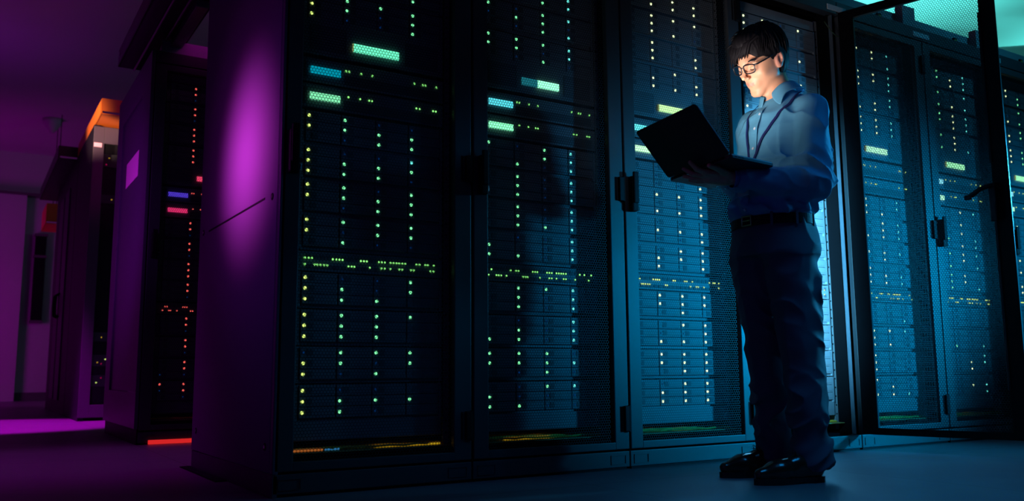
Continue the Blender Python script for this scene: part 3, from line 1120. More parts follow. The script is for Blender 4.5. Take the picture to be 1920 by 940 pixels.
B.cone(TH[0], TH[1], 0.0135, 0.0112, 0.006)
B.cone(TH[1], TH[2], 0.0112, 0.0088, 0.004)
for i, (dy, L_) in enumerate(((-0.030, .088), (-0.010, .096), (0.010, .090), (0.029, .074))):
    kx = (wrR[0] - 0.085, wrR[1] + dy * 0.9 - .015, 1.172)
    B.cone(wrR, kx, 0.019, 0.0125, 0.012)
    m_ = (kx[0] - L_ * .5, kx[1] + dy * .25 - .010, 1.172)
    B.cone(kx, m_, 0.0098, 0.0090, 0.004)
    B.cone(m_, (kx[0] - L_ * .88, kx[1] + dy * .35 - .016, 1.158), 0.0088, 0.0072, 0.003)
B.cone(wrR, (wrR[0] - .045, wrR[1] - .035, 1.166), 0.016, 0.0125, 0.012)
B.cone((wrR[0] - .045, wrR[1] - .035, 1.166), (wrR[0] - .085, wrR[1] - .062, 1.160), 0.0125, 0.009, 0.006)
me = B.mesh('body')
V = B.V
loc = ((V - HT) / HS) @ HR.T
col = np.tile(np.array([0.74, 0.38, 0.22, 1.0]), (len(V), 1))
lip = sstep(0.0085, 0.0055, np.abs(loc[:, 2] + 0.0615)) * sstep(0.022, 0.018, np.abs(loc[:, 0])) * sstep(0.076, 0.080, loc[:, 1])
col[:, :3] = col[:, :3] * (1 - lip[:, None]) + np.array([0.58, 0.24, 0.16]) * lip[:, None]
earm = sstep(0.070, 0.078, np.abs(loc[:, 0])) * (np.abs(loc[:, 1] + .015) < .04) * (loc[:, 2] > -.05)
col[:, :3] = col[:, :3] * (1 - earm[:, None]) + np.array([0.62, 0.28, 0.20]) * earm[:, None]
at = me.color_attributes.new('skin', 'FLOAT_COLOR', 'POINT')
at.data.foreach_set('color', col.astype(np.float32).ravel())
M_skin = mat('skin', (0.74, 0.38, 0.22), 0.48, attr='skin')
del B
body = pchild('body', me, M_skin)

# ---- face details
M_hair = mat('black_hair', (0.006, 0.0055, 0.007), 0.6, spec=0.12)
b = MB()
for s_ in (-1, 1):
    for k in range(9):
        t_ = k / 8
        x = 0.013 + t_ * 0.038
        a = hw((s_ * x, 0.0955 - 0.55 * x * x * 8, 0.0235 + 0.006 * math.sin(t_ * 2.4)))
        c_ = hw((s_ * (x + .009), 0.0950 - 0.55 * (x + .009) ** 2 * 8, 0.0285 + 0.005 * math.sin(t_ * 2.6)))
        b.tube([a, c_], [0.0019, 0.0012], 6)
eb = pchild('eyebrows', b.mesh('eyebrows', M_hair))
eb.name = 'eyebrow_hair'
for s_ in (-1, 1):
    b = MB()
    pts = []
    for k in range(9):
        t_ = k / 8 * 2 - 1
        pts.append(hw((s_ * (0.032 + t_ * 0.0135), 0.0905 - 0.0045 * t_ * t_ - .0008, -0.0030 - 0.0022 * (1 - t_ * t_))))
    b.tube(pts, [0.0006, .0010, .0012, .0013, .0013, .0013, .0012, .0010, .0006], 6)
    o = pchild('eyelashes', b.mesh('eyelashes', M_hair))
    o.name = 'eyelid_lashes'

# ---- hair: a fitted mass with separate locks over it
Hh = SDF(HT - 0.17, HT + 0.19, 0.003)


def gell(c, r, k=0.01, mode='u'):
    Hh.ell(hw(c), np.array(r) * HS, k, mode, R=HR)


gell((0, -0.016, 0.048), (0.083, 0.103, 0.092))
gell((0, -0.035, 0.000), (0.079, 0.080, 0.085), 0.02)
gell((0, 0.040, 0.100), (0.062, 0.060, 0.042), 0.02)
gell((-0.050, 0.055, 0.060), (0.026, 0.042, 0.048), 0.015)
gell((0, 0.110, -0.028), (0.085, 0.100, 0.088), 0.006, 'd')                 # face
gell((0.030, 0.125, 0.025), (0.044, 0.060, 0.055), 0.006, 'd')              # forehead on his left
for s_ in (-1, 1):
    gell((s_ * 0.088, -0.012, -0.016), (0.028, 0.026, 0.038), 0.004, 'd')   # round the ears
    gell((s_ * 0.070, 0.030, -0.085), (0.050, 0.055, 0.085), 0.006, 'd')
gell((0, 0.00, -0.150), (0.12, 0.14, 0.082), 0.008, 'd')
def comb(P):
    l = ((P - HT) / HS) @ HR.T
    az = np.arctan2(l[:, 0], l[:, 1] + .03)
    return -0.0045 * ridge(np.stack([az * 11 + 7 + l[:, 2] * 10, np.linalg.norm(l, axis=1) * 12, l[:, 2] * 9 + 20], -1)) + .002


Hh.displace(comb)
hair = pchild('hair', Hh.mesh('hair'), M_hair)
rr = random.Random(11)
b = MB()
for k in range(900):
    az = rr.uniform(-PI, PI)                      # 0 = forward, + = his left
    front = max(0.0, math.cos(az))
    line = 1.30 if abs(az) < 1.0 else (1.62 if abs(az) < 1.9 else 2.25)
    if 0.05 < az < 0.9:
        line = 1.12
    if -1.25 < az < -0.35:
        line = 1.72
    p0 = rr.uniform(0.05, max(0.3, line - 0.55))
    p1 = min(line + rr.uniform(-.16, .10), p0 + rr.uniform(0.5, 0.9))
    sweep = -0.55 * front * rr.uniform(.6, 1.2)
    lift = rr.uniform(0.985, 1.05)
    pts, rs = [], []
    for q_ in range(7):
        t_ = q_ / 6
        pol = p0 + (p1 - p0) * t_
        a_ = az + sweep * t_
        e = lift + 0.02 * math.sin(PI * t_)
        if front > .3:
            e += 0.05 * t_ * front
        cx_, cy_, cz_ = math.sin(pol) * math.sin(a_), math.sin(pol) * math.cos(a_), math.cos(pol)
        l = (cx_ * 0.086 * e, -0.016 + cy_ * 0.106 * e, 0.048 + cz_ * 0.098 * e if cz_ > 0 else 0.048 + cz_ * 0.11 * e)
        if abs(l[0]) > .06 and -.045 < l[1] < .03 and l[2] < .028:
            break
        pts.append(hw(l))
        rs.append((0.0036 * (1 - t_) ** .8 + 0.0004) * (0.5 + 0.5 * math.sin(PI * min(1, t_ * 2 + .15) / 2)))
    if len(pts) > 2:
        b.tube(pts, rs, 5, cap=False)
for k in range(46):                                # broad fringe and crown tufts
    if k < 26:
        x0_ = 0.045 - 0.105 * k / 25 + rr.uniform(-.004, .004)
        drop = 0.030 + 0.035 * (k / 25) + rr.uniform(-.012, .012)
        base_ = np.array([x0_ + 0.020, 0.050, 0.128 - 1.6 * x0_ * x0_ * 4])
        p1_ = np.array([x0_ + 0.004, 0.092 - 3.5 * x0_ * x0_, 0.098])
        p2_ = np.array([x0_ - 0.012, 0.1035 - 5.0 * x0_ * x0_, 0.085 - drop * .6])
        p3_ = np.array([x0_ - 0.024, 0.1040 - 6.5 * x0_ * x0_, 0.080 - drop])
        pts, rs = [hw(base_), hw(p1_), hw(p2_), hw(p3_)], [0.006, 0.0065, 0.0045, 0.0006]
    else:
        a_ = rr.uniform(-PI, PI)
        pl_ = rr.uniform(.1, 1.2)
        c_ = np.array([math.sin(pl_) * math.sin(a_) * .086, -.016 + math.sin(pl_) * math.cos(a_) * .106, .048 + math.cos(pl_) * .097])
        d_ = np.array([math.sin(a_) * .6 - .3, math.cos(a_) * .7, .05]) * .034
        pts, rs = [hw(c_ - d_ * .5), hw(c_ + d_ * .3 + np.array([0, 0, .004])), hw(c_ + d_ + np.array([0, 0, .003])), hw(c_ + d_ * 1.6 + np.array([0, 0, -.006]))], [0.006, 0.006, 0.004, 0.0006]
    b.tube(pts, rs, 6, cap=False)
pchild('locks', b.mesh('locks', M_hair, smooth=True), parent=hair).name = 'hair_lock'

# ---- glasses
gl = MB()
LX, LZ = 0.0325, 0.000


def lens_pt(s_, a_, b_, off=0.0):
    x = s_ * LX + a_
    return hw((x, 0.1045 - 2.6 * x * x + off, LZ + 0.003 + b_ - 0.0))


for s_ in (-1, 1):
    pts = []
    for k in range(33):
        a_ = 2 * PI * k / 32
        ca, sa = math.cos(a_), math.sin(a_)
        ex_ = 0.55
        px_ = 0.0262 * math.copysign(abs(ca) ** ex_, ca)
        pz_ = 0.0168 * math.copysign(abs(sa) ** ex_, sa) * (1.0 if sa > 0 else 1.05)
        pts.append(lens_pt(s_, px_ * (1 if sa > 0 else .93), pz_))
    gl.tube(pts, 0.0026, 8, cap=False)
gl.tube([lens_pt(-1, 0.0255, 0.006), hw((0, 0.1075, 0.0105)), lens_pt(1, -0.0255, 0.006)], 0.0018, 8)
for s_ in (-1, 1):
    gl.tube([lens_pt(s_, s_ * 0.0255, 0.012), hw((s_ * 0.0665, 0.085, 0.0155)), hw((s_ * 0.0745, 0.055, 0.0185)), hw((s_ * 0.0785, 0.000, 0.0235)),
             hw((s_ * 0.0800, -0.030, 0.022)), hw((s_ * 0.0790, -0.045, 0.005))], [0.0032, 0.0034, 0.0030, 0.0024, 0.0018, 0.0014], 8)
    gl.tube([lens_pt(s_, -s_ * 0.022, -0.006), hw((s_ * 0.010, 0.098, -0.004))], 0.0012, 6)
glasses = pchild('glasses', gl.mesh('glasses', mat('glasses_frame', (0.010, 0.012, 0.018), 0.25), smooth=True))
M_lens = bpy.data.materials.new('lens_glass')
M_lens.use_nodes = True
nt = M_lens.node_tree
nt.nodes.remove(nt.nodes['Principled BSDF'])
tr_, gs_, mx_, fr_ = nt.nodes.new('ShaderNodeBsdfTransparent'), nt.nodes.new('ShaderNodeBsdfGlossy'), nt.nodes.new('ShaderNodeMixShader'), nt.nodes.new('ShaderNodeFresnel')
gs_.inputs['Roughness'].default_value = 0.02
fr_.inputs['IOR'].default_value = 1.35
nt.links.new(fr_.outputs[0], mx_.inputs[0])
nt.links.new(tr_.outputs[0], mx_.inputs[1])
nt.links.new(gs_.outputs[0], mx_.inputs[2])
nt.links.new(mx_.outputs[0], nt.nodes['Material Output'].inputs[0])
for s_ in (-1, 1):
    b = MB()
    vs = []
    for k in range(24):
        a_ = 2 * PI * k / 24
        ca, sa = math.cos(a_), math.sin(a_)
        vs.append(lens_pt(s_, 0.0258 * math.copysign(abs(ca) ** .55, ca), 0.0165 * math.copysign(abs(sa) ** .55, sa)))
    vs.append(lens_pt(s_, 0, 0, 0.0015))
    b.add(vs, [(k, (k + 1) % 24, 24) for k in range(24)])
    pchild('lens', b.mesh('lens', M_lens), parent=glasses)

# ---- shirt
S = SDF((1.50, -0.90, 0.94), (1.99, -0.30, 1.55), 0.0035)


def stack(S_, rows, k=0.02):
    """rows of (z, cx, cy, rx, ry): a trunk with elliptical sections"""
    rows = sorted(rows)
    zz = np.array([r_[0] for r_ in rows])
    A = np.array(rows)

    def fn(P):
        z = P[..., 2]
        cx_, cy_, rx_, ry_ = [np.interp(z, zz, A[:, i]) for i in (1, 2, 3, 4)]
        q_ = np.sqrt(((P[..., 0] - cx_) / rx_) ** 2 + ((P[..., 1] - cy_) / ry_) ** 2)
        d = (q_ - 1) * np.minimum(rx_, ry_) * .95
        return np.maximum(d, np.maximum(zz[0] - z, z - zz[-1]))
    lo = (A[:, 1] - A[:, 3]).min(), (A[:, 2] - A[:, 4]).min(), zz[0]
    hi = (A[:, 1] + A[:, 3]).max(), (A[:, 2] + A[:, 4]).max(), zz[-1]
    S_.put(fn, lo, hi, k)


stack(S, [(0.958, 1.757, -0.580, 0.118, 0.155), (0.980, 1.757, -0.580, 0.122, 0.160), (0.992, 1.757, -0.580, 0.136, 0.172), (1.02, 1.758, -0.581, 0.142, 0.174), (1.08, 1.766, -0.584, 0.134, 0.168),
          (1.16, 1.778, -0.590, 0.126, 0.168), (1.25, 1.792, -0.596, 0.122, 0.172), (1.33, 1.803, -0.600, 0.122, 0.174), (1.39, 1.814, -0.600, 0.108, 0.158),
          (1.43, 1.825, -0.600, 0.090, 0.125), (1.465, 1.832, -0.600, 0.072, 0.085), (1.49, 1.832, -0.600, 0.060, 0.064)])
for sh, el, wr, sd in ((shL, elL, wrL, -1), (shR, elR, wrR, 1)):
    S.cone((1.832, -0.60 + sd * .05, 1.440), (sh[0] + .004, sh[1] + .0, sh[2] + .006), 0.038, 0.046, 0.03)
    S.cone(sh, el, 0.060, 0.056, 0.02)
    wr_ = tuple(np.array(wr) * .93 + np.array(el) * .07)
    S.cone(el, wr_, 0.058, 0.040, 0.018)
    S.ell((el[0] + .012, el[1], el[2] - .008), (0.060, 0.055, 0.058), 0.02)
    # open cuff: cut the end flat
    ax = np.array(wr) - np.array(el)
    ax = ax / np.linalg.norm(ax)
    S.cone(np.array(wr) + ax * .052, np.array(wr) + ax * .075, 0.056, 0.056, 0.004, 'd')
S.cone((1.832, -0.600, 1.52), NECK1, 0.056, 0.056, 0.004, 'd')


def shirt_folds(P):
    x, y, z = P[:, 0], P[:, 1], P[:, 2]
    dl = np.linalg.norm(P - np.array(elL), axis=1)
    # torso pulls towards the waist
    q1 = np.stack([x * 9 + z * 10, y * 9 - z * 6, z * 13 + x * 9], -1) + 11
    sh = lambda q_: ridge(q_) ** 2 - 0.35
    d = -0.020 * sh(q1) * sstep(1.32, 1.04, z) * sstep(.985, 1.03, z)
    q2 = np.stack([x * 15 + z * 7, y * 11, z * 4 + 9], -1) + 3
    d += -0.010 * sh(q2) * sstep(1.02, 1.15, z) * sstep(1.46, 1.40, z)
    # sleeve: long folds that gather at the elbow
    arm = sstep(-0.675, -0.715, y) + sstep(-.47, -.44, y)
    q3 = np.stack([x * 20 - z * 5, y * 14, z * 6 + x * 6], -1) + 31
    d += -0.014 * sh(q3) * np.clip(arm, 0, 1) * (z > 1.14) * sstep(1.14, 1.19, z) * sstep(1.44, 1.36, z)
    q6 = np.stack([x * 10 - z * 8, y * 7, z * 18 + x * 16], -1) + 57
    d += -0.019 * sh(q6) * np.clip(arm, 0, 1) * sstep(0.20, 0.05, dl)
    fore = sstep(1.74, 1.70, x) * (z < 1.19)
    q4 = np.stack([x * 17 + z * 9, y * 8, z * 10], -1) + 17
    d += -0.012 * sh(q4) * fore * sstep(1.54, 1.60, x)
    q5 = np.stack([x * 60, y * 60, z * 60], -1)
    d += -0.0008 * vnoise(q5)
    # blouse over the belt
    d += -0.006 * np.sin((np.arctan2(y + .58, x - 1.757)) * 13 + 3 * np.sin(z * 30)) * sstep(1.06, 1.0, z) * sstep(.985, 1.0, z)
    return d


S.displace(shirt_folds, 0.03)
M_shirt = mat('blue_cotton', (0.085, 0.33, 0.50), 0.75, bump=('noise', 900, 0.15))
shirt_me = S.mesh('shirt')
from mathutils.bvhtree import BVHTree
bvh = BVHTree.FromPolygons([v.co[:] for v in shirt_me.vertices], [p.vertices[:] for p in shirt_me.polygons])
shirt = pchild('shirt', shirt_me, M_shirt)
del S


def on_shirt(p, off=0.003):
    q_, n_, i_, d_ = bvh.find_nearest(V3(p))
    return q_ + n_ * off, n_


def ribbon(path, wdt, thick, n=24, off=0.003):
    """flat band laid over the shirt along a path"""
    P_ = [V3(p) for p in path]
    pts = []
    seg = len(P_) - 1
    for k in range(n + 1):
        t_ = k / n * seg
        i_ = min(int(t_), seg - 1)
        pts.append(P_[i_].lerp(P_[i_ + 1], t_ - i_))
    q_ = [on_shirt(p, off) for p in pts]
    c0 = [a[0] for a in q_]
    c0 = [c0[0]] + [(c0[i - 1] + c0[i] * 2 + c0[i + 1]) / 4 for i in range(1, n)] + [c0[-1]]
    b = MB()
    vs = []
    for i in range(n + 1):
        t_ = (c0[min(i + 1, n)] - c0[max(i - 1, 0)]).normalized()
        nn = (q_[max(i - 1, 0)][1] + q_[i][1] + q_[min(i + 1, n)][1]).normalized()
        a_ = t_.cross(nn).normalized() * wdt / 2
        for sx, sn in ((-1, 0), (1, 0), (1, 1), (-1, 1)):
            vs.append(c0[i] + a_ * sx + nn * thick * (sn - .3))
    fs = []
    for i in range(n):
        for k in range(4):
            fs.append((i * 4 + k, i * 4 + (k + 1) % 4, (i + 1) * 4 + (k + 1) % 4, (i + 1) * 4 + k))
    fs += [(3, 2, 1, 0), (n * 4, n * 4 + 1, n * 4 + 2, n * 4 + 3)]
    b.add(vs, fs)
    return b


pl = ribbon([(1.70, -0.590, 1.44), (1.665, -0.592, 1.33), (1.66, -0.590, 1.20), (1.64, -0.583, 1.08), (1.62, -0.578, 1.0)], 0.034, 0.0022, 40).mesh('placket', M_shirt, smooth=False)
placket = pchild('placket', pl, parent=shirt)
for k in range(6):
    z = 1.425 - k * 0.082
    p_, n_ = on_shirt((1.62, -0.590, z), 0.004)
    b = MB()
    b.cyl(p_, n_, 0.0055, 0.0025, 14)
    pchild('button', b.mesh('button', mat('button_pale', (0.55, 0.66, 0.72), 0.3)), parent=shirt)

# collar: stand and turned-down leaf with two points
nb0 = np.array([1.826, -0.600, 1.472])
axn = NECK1 - nb0
axn = axn / np.linalg.norm(axn)
sx_ = np.array([-1.0, 0, 0])
fx = sx_ - axn * (sx_ @ axn)
fx /= np.linalg.norm(fx)
lx = np.cross(axn, fx)
if lx[1] > 0:
    lx = -lx


def collar_pt(a_, r_, h_):
    return tuple(nb0 + axn * h_ + (fx * math.cos(a_) * r_ + lx * math.sin(a_) * r_))


b = MB()
N_ = 44
rows_ = []
for k in range(N_ + 1):
    a_ = math.radians(14 + (346 - 14) * k / N_)
    open_ = math.exp(-((min(a_, 2 * PI - a_)) / 0.60) ** 2)
    rows_.append([collar_pt(a_, 0.0640 + .006 * open_, 0.000 - .010 * open_), collar_pt(a_, 0.0650 + .004 * open_, 0.046 - 0.026 * open_), collar_pt(a_, 0.0710 + .004 * open_, 0.048 - 0.026 * open_),
                  collar_pt(a_, 0.082 + .016 * open_, 0.022 - .034 * open_), collar_pt(a_ + (0.30 if a_ < PI else -.30) * open_, 0.096 + .030 * open_, 0.000 - 0.066 * open_ ** 1.3)])
vs = [p for r_ in rows_ for p in r_]
fs = [(i * 5 + j, i * 5 + j + 1, (i + 1) * 5 + j + 1, (i + 1) * 5 + j) for i in range(N_) for j in range(4)]
b.add(vs, fs)
col_o = pchild('collar', b.mesh('collar', M_shirt, smooth=True), parent=shirt)
md = col_o.modifiers.new('thick', 'SOLIDIFY')
md.thickness = 0.003
md.offset = 0
md = col_o.modifiers.new('smooth', 'SUBSURF')
md.levels = md.render_levels = 1

# cuffs
for wr, el, sd in ((wrL, elL, -1), (wrR, elR, 1)):
    a_ = np.array(wr)
    ax = a_ - np.array(el)
    ax /= np.linalg.norm(ax)
    c0_ = a_ - ax * 0.052
    pts = [c0_ + ax * t_ for t_ in (0.0, 0.006, 0.050, 0.056, 0.054, 0.010)]
    rs = [0.0395, 0.0415, 0.0385, 0.0375, 0.0345, 0.034]
    b = MB()
    b.tube(pts, rs, 28, cap=False)
    b.cyl(tuple(c0_ + ax * .028 + np.array([0, 0, -0.041])), (0, 0, -1), 0.005, 0.002, 12)
    pchild('cuff', b.mesh('cuff', M_shirt, smooth=True), parent=shirt)

# lanyard: two cords running down to the chest
M_cord = mat('lanyard_navy', (0.004, 0.012, 0.10), 0.6)
lan = ribbon([(1.885, -0.625, 1.49), (1.84, -0.690, 1.475), (1.78, -0.705, 1.425), (1.72, -0.672, 1.36), (1.680, -0.625, 1.27), (1.660, -0.602, 1.20), (1.655, -0.590, 1.14)], 0.010, 0.002, 44, 0.0055)
lan_o = pchild('lanyard', lan.mesh('lanyard', M_cord))
lan2 = ribbon([(1.885, -0.58, 1.49), (1.84, -0.520, 1.47), (1.76, -0.515, 1.42), (1.70, -0.540, 1.34), (1.675, -0.565, 1.26), (1.655, -0.582, 1.19), (1.650, -0.588, 1.14)], 0.010, 0.002, 44, 0.0055)
pchild('lanyard_cord', lan2.mesh('lanyard_cord', M_cord), parent=lan_o)
p_, n_ = on_shirt((1.60, -0.588, 1.10), 0.006)
b = MB()
b.box(p_.x - .006, p_.x - .002, p_.y - .028, p_.y + .028, p_.z - .045, p_.z + .035, bv=.002)
pchild('badge', b.mesh('badge', M_card), parent=lan_o)

# ---- trousers
T = SDF((1.56, -0.82, 0.04), (1.96, -0.38, 1.02), 0.004)
stack(T, [(0.840, 1.764, -0.580, 0.132, 0.172), (0.90, 1.762, -0.580, 0.132, 0.170), (0.95, 1.758, -0.580, 0.126, 0.164), (0.992, 1.757, -0.580, 0.1225, 0.159)], 0.03)
T.ell((1.805, -0.640, 0.865), (0.095, 0.085, 0.100), 0.04)
T.ell((1.815, -0.520, 0.865), (0.095, 0.085, 0.100), 0.04)
for k, (r0, r1, r2_, r3_) in {'L': (0.100, 0.071, 0.070, 0.063), 'R': (0.100, 0.070, 0.066, 0.060)}.items():
    hp, kn, an = np.array(HIP[k]), np.array(KNEE[k]), np.array(ANK[k])
    T.cone(hp + (0, 0, -.06), kn, r0, r1, 0.03)
    T.cone(kn, an + (0.004, 0, .0), r1, r3_, 0.02)
    T.ell(tuple(kn * .62 + an * .38 + np.array([0.022, 0, 0])), (0.062, 0.060, 0.13), 0.03)
    T.cone(an + (0.0, 0, -.075), an + (0, 0, -.085), 0.062, 0.062, 0.006, 'd')
T.cone((1.757, -0.58, 1.06), (1.757, -0.58, 1.10), 0.2, 0.2, 0.001, 'd') if False else None


def trouser_folds(P):
    x, y, z = P[:, 0], P[:, 1], P[:, 2]
    d = np.zeros(len(P))
    back = sstep(1.74, 1.80, x)
    q1 = np.stack([x * 9 - z * 5, y * 10, z * 17 + x * 14], -1) + 5
    d += -0.026 * (ridge(q1) ** 2 - .35) * sstep(.88, .80, z) * sstep(0.30, 0.52, z) * (0.35 + .65 * back)
    q2 = np.stack([x * 10 + z * 6, y * 9, z * 15 - x * 12], -1) + 19
    d += -0.024 * (ridge(q2) ** 2 - .35) * sstep(.42, .30, z)
    q3 = np.stack([x * 9, y * 9, z * 4], -1) + 41
    d += -0.012 * (ridge(q3) ** 2 - .35) * sstep(.55, .7, z)
    crease = np.exp(-((y - np.where(y < -.595, -.69, -.50)) / .012) ** 2) * (x < 1.74) * sstep(.75, .6, z)
    return d - 0.003 * crease


T.displace(trouser_folds, 0.03)
M_trs = mat('navy_wool', (0.07, 0.085, 0.12), 0.72, bump=('noise', 800, 0.2))
trousers = pchild('trousers', T.mesh('trousers'), M_trs)
bvt = BVHTree.FromObject(trousers, bpy.context.evaluated_depsgraph_get()) if False else None
del T
# waistband, belt, loops, buckle
def ring(z0, z1, gx, gy, name, m, parent, th=0.003):
    b = MB()
    n = 72
    vs, fs = [], []
    for k in range(n):
        a_ = 2 * PI * k / n
        for (zz_, ad) in ((z0, 0), (z0, th), (z1, th), (z1, 0)):
            vs.append((1.757 + math.cos(a_) * (gx + ad), -0.580 + math.sin(a_) * (gy + ad), zz_))
    for k in range(n):
        for j in range(4):
            fs.append((k * 4 + j, k * 4 + (j + 1) % 4, ((k + 1) % n) * 4 + (j + 1) % 4, ((k + 1) % n) * 4 + j))
    b.add(vs, fs)
    return pchild(name, b.mesh(name, m, smooth=False), parent=parent)


belt = ring(0.946, 0.982, 0.1300, 0.1675, 'belt', mat('belt_leather', (0.007, 0.006, 0.006), 0.6, spec=0.2), man, 0.004)
b = MB()
bx_ = 1.757 - 0.1345
b.box(bx_ - .006, bx_ + .002, -0.605, -0.555, 0.945, 0.950, bv=.001)
b.box(bx_ - .006, bx_ + .002, -0.605, -0.555, 0.980, 0.985, bv=.001)
b.box(bx_ - .006, bx_ + .002, -0.605, -0.600, 0.945, 0.985, bv=.001)
b.box(bx_ - .006, bx_ + .002, -0.560, -0.555, 0.945, 0.985, bv=.001)
b.box(bx_ - .008, bx_ - .002, -0.600, -0.556, 0.963, 0.967, bv=.001)
pchild('buckle', b.mesh('buckle', mat('brass', (0.55, 0.45, 0.28), 0.3, metal=1.0)), parent=belt)
for an_ in (35, 75, 110, 215, 250, 290, 325):
    a_ = math.radians(an_)
    b = MB()
    b.box(-0.0025, 0.0025, -0.005, 0.005, 0.938, 0.990, bv=.001)
    cx_, cy_ = 1.757 + math.cos(a_) * 0.1350, -0.58 + math.sin(a_) * 0.1725
    na_ = math.atan2(math.sin(a_) / 0.1725, math.cos(a_) / 0.1350)
    b.v = [(cx_ + p[0] * math.cos(na_) - p[1] * math.sin(na_), cy_ + p[0] * math.sin(na_) + p[1] * math.cos(na_), p[2]) for p in b.v]
    pchild('belt_loop', b.mesh('belt_loop', M_trs), parent=trousers)

# ---- shoes
M_shoe = mat('brown_leather', (0.050, 0.022, 0.014), 0.22, coat=0.4)
M_sole = mat('shoe_sole', (0.012, 0.011, 0.012), 0.45)
for k, heel, toe in (('L', (1.792, -0.712), (1.530, -0.655)), ('R', (1.832, -0.497), (1.590, -0.428))):
    hx_, hy_ = heel
    dv = np.array([toe[0] - hx_, toe[1] - hy_])
    L_ = np.linalg.norm(dv)
    dv = dv / L_
    pv = np.array([-dv[1], dv[0]])
    sc_ = (L_ + .03) / 0.295

    def sw(x, y, z):
        return (hx_ + dv[0] * (x - .015) * sc_ + pv[0] * y, hy_ + dv[1] * (x - .015) * sc_ + pv[1] * y, z)
    U = SDF((min(hx_, toe[0]) - .08, min(hy_, toe[1]) - .09, -0.004), (max(hx_, toe[0]) + .08, max(hy_, toe[1]) + .09, 0.15), 0.003)
    U.cone(sw(0.040, 0, 0.052), sw(0.040, 0, 0.090), 0.036, 0.036, 0.01)
    U.cone(sw(0.040, 0, 0.052), sw(0.110, 0, 0.058), 0.037, 0.034, 0.02)
    U.cone(sw(0.110, 0, 0.070), sw(0.180, 0, 0.050), 0.032, 0.030, 0.02)
    U.cone(sw(0.180, 0.006, 0.046), sw(0.200, 0.0, 0.044), 0.038, 0.036, 0.02)
    U.cone(sw(0.200, 0.0, 0.042), sw(0.262, -0.002, 0.036), 0.034, 0.021, 0.02)
    U.cone(sw(0.060, 0, 0.045), sw(0.180, 0, 0.036), 0.036, 0.036, 0.01)
    fl = lambda P: P[..., 2] - 0.018
    U.put(fl, (U.lo[0], U.lo[1], -0.01), tuple(U.lo + U.h * U.n), 0.003, 'd')
    U.cone(sw(0.045, 0, 0.115), sw(0.045, 0, 0.14), 0.031, 0.031, 0.004, 'd')
    sh_o = pchild('shoe', U.mesh('shoe'), M_shoe)
    b = MB()                                                    # sole and heel
    prof = [(0.0, 0.004), (0.004, 0.020), (0.02, 0.033), (0.06, 0.036), (0.11, 0.033), (0.16, 0.041), (0.20, 0.045), (0.235, 0.040), (0.265, 0.027), (0.283, 0.012), (0.287, 0.004)]
    ring_ = [(x, wv) for x, wv in prof] + [(x, -wv) for x, wv in prof[::-1]]
    zb = [0.0 if (x < 0.072) else (0.014 if x < 0.10 else (0.006 if x < .15 else 0.0)) for x, _ in ring_]
    nn_ = len(ring_)
    vs = [sw(x, y_, z_) for (x, y_), z_ in zip(ring_, zb)] + [sw(x, y_, 0.0215) for x, y_ in ring_]
    fs = [tuple(range(nn_, 2 * nn_))] + [(i, (i + 1) % nn_, nn_ + (i + 1) % nn_, nn_ + i) for i in range(nn_)]
    h_ = len(prof)
    fs += [(i, nn_ - 1 - i, nn_ - 2 - i, i + 1) for i in range(h_ - 1)]
    b.add(vs, fs)
    pchild('sole', b.mesh('sole', M_sole), parent=sh_o)
    for q_ in range(4):
        x = 0.115 + q_ * 0.018
        zc_ = 0.1035 - q_ * 0.0075
        b = MB()
        b.tube([sw(x, -0.020, zc_ - .012), sw(x + .004, 0, zc_), sw(x, 0.020, zc_ - .012)], 0.0018, 6)
        if q_ == 0:
            for s_ in (-1, 1):
                b.tube([sw(x, 0, zc_ + .002), sw(x + .006, s_ * .018, zc_ + .012), sw(x + .010, s_ * .034, zc_ - .002), sw(x + .004, s_ * .016, zc_ - .001), sw(x, 0, zc_ + .002)], 0.0014, 6)
        pchild('lace', b.mesh('lace', mat('lace_dark', (0.02, 0.015, 0.015), 0.6)), parent=sh_o)

# ------------------------------------------------------------------ laptop
LC = V3((1.3752777, -0.7474508, 1.1577768))
LEX = V3((-0.0082521, 0.9967528, -0.0800991))
LEV = V3((0.9995790, 0.0059943, -0.0283874))
LEW = V3((-0.6630712, 0.0545048, 0.7465694))
LEX = (LEX - LEV * LEX.dot(LEV)).normalized()
LEW = (LEW - LEX * LEW.dot(LEX)).normalized()
NB = LEX.cross(LEV).normalized()
if NB.z > 0:
    NB = -NB
NL = LEX.cross(LEW).normalized()
if NL.x > 0:
    NL = -NL
LW, LD = 0.319, 0.222
lap = thing('laptop', 'thin dark laptop open in the standing man\'s hands, its lid turned to the racks', 'laptop', LC)


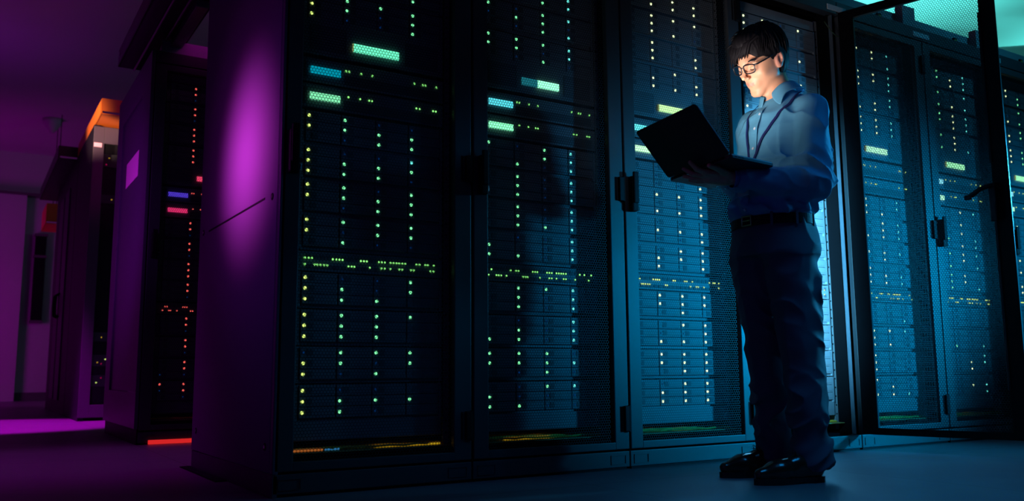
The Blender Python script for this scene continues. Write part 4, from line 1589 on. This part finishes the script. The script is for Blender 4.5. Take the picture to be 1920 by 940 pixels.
def slab(name, m, axv, u0, u1, v0, v1, n0, n1, nv, parent, bv=0.0015, rad=0.0):
    """box in the frame (hinge direction, axv, nv) with rounded corners"""
    b = MB()
    if rad <= 0:
        b.box(u0, u1, v0, v1, n0, n1, bv=bv)
    else:
        pr = []
        for (cx_, cy_, a0) in ((u1 - rad, v1 - rad, 0), (u0 + rad, v1 - rad, 90), (u0 + rad, v0 + rad, 180), (u1 - rad, v0 + rad, 270)):
            for q_ in range(6):
                a_ = math.radians(a0 + q_ * 18)
                pr.append((cx_ + rad * math.cos(a_), cy_ + rad * math.sin(a_)))
        n = len(pr)
        cu, cv = (u0 + u1) / 2, (v0 + v1) / 2
        vs = []
        for (f_, z_) in ((.994, n0), (1, n0 + bv), (1, n1 - bv), (.994, n1)):
            vs += [(cu + (x - cu) * f_, cv + (y - cv) * f_, z_) for x, y in pr]
        fs = [tuple(range(n))[::-1], tuple(3 * n + k for k in range(n))]
        for j in range(3):
            fs += [(j * n + k, j * n + (k + 1) % n, (j + 1) * n + (k + 1) % n, (j + 1) * n + k) for k in range(n)]
        b.add(vs, fs)
    b.v = [tuple(LEX * p[0] + axv * p[1] + nv * p[2]) for p in b.v]
    return b.build(name, m, parent)


M_alu = mat('laptop_shell', (0.030, 0.033, 0.040), 0.42, metal=0.3)
M_edge = mat('laptop_edge', (0.25, 0.27, 0.30), 0.3, metal=0.8)
base = slab('base', M_alu, LEV, 0, LW, 0.0, LD, -0.003, 0.010, NB, lap, rad=0.012)
slab('palm_rest', M_edge, LEV, 0.002, LW - .002, 0.002, LD - .002, -0.0038, -0.0029, NB, base, bv=.0003, rad=0.011)
for r_ in range(5):
    for c_ in range(13):
        if r_ == 4 and 3 < c_ < 9:
            if c_ == 4:
                slab('key', M_black, LEV, 0.030 + 4 * .0200, 0.030 + 9 * .0200 - .002, 0.022 + r_ * .019, 0.038 + r_ * .019, -0.0050, -0.0038, NB, base, bv=.0004)
            continue
        slab('key', M_black, LEV, 0.030 + c_ * .0200, 0.048 + c_ * .0200, 0.022 + r_ * .019, 0.038 + r_ * .019, -0.0050, -0.0038, NB, base, bv=.0004)
slab('touchpad', mat('touchpad_dark', (0.06, 0.065, 0.07), 0.3), LEV, 0.105, 0.214, 0.132, 0.205, -0.0042, -0.0037, NB, base, bv=.0002, rad=.004)
for k in range(3):
    slab('port', M_black, LEV, -0.0006, 0.0004, 0.020 + k * .018, 0.030 + k * .018, 0.001, 0.005, NB, base, bv=.0001)
lid = slab('lid', M_alu, LEW, 0, LW, 0.004, LD + .002, -0.002, 0.0045, NL, lap, rad=0.012)
slab('screen', glow('laptop_screen', (0.85, 0.92, 1.0), 2.2), LEW, 0.008, LW - .008, 0.016, LD - .008, -0.0034, -0.0020, NL, lid, bv=.0003)
b = MB()
b.tube([tuple(LEX * .03 + NB * .002), tuple(LEX * (LW - .03) + NB * .002)], 0.0048, 12)
b.build('hinge_barrel', M_black, lap)
M_edge_highlight = mat('laptop_edge_highlight', (0.42, 0.46, 0.50), 0.35)  # pale colour paints a highlight along the lid and base edges
slab('edge_highlight', M_edge_highlight, LEW, -0.0012, 0.0003, 0.012, LD - .012, -0.0020, 0.0015, NL, lid, bv=.0003)
slab('edge_highlight', M_edge_highlight, LEV, -0.0012, 0.0003, 0.006, LD - .012, -0.0035, 0.0012, NB, base, bv=.0003)

# the light the screen gives off
sc_c = LC + LEX * (LW / 2) + LEW * (LD / 2) - NL * 0.006
sl = light('screen_light', 'AREA', sc_c, sc_c - NL, 1.1, (1.0, 0.84, 0.82), 0.20, 0.29, spread=75)
sl.rotation_euler = Matrix((LEW, LEX, NL)).transposed().to_euler()
if (sl.rotation_euler.to_matrix() @ V3((0, 0, -1))).dot(-NL) < 0.9:
    sl.rotation_euler = Matrix((LEX, LEW, NL)).transposed().to_euler()
sl.parent = None
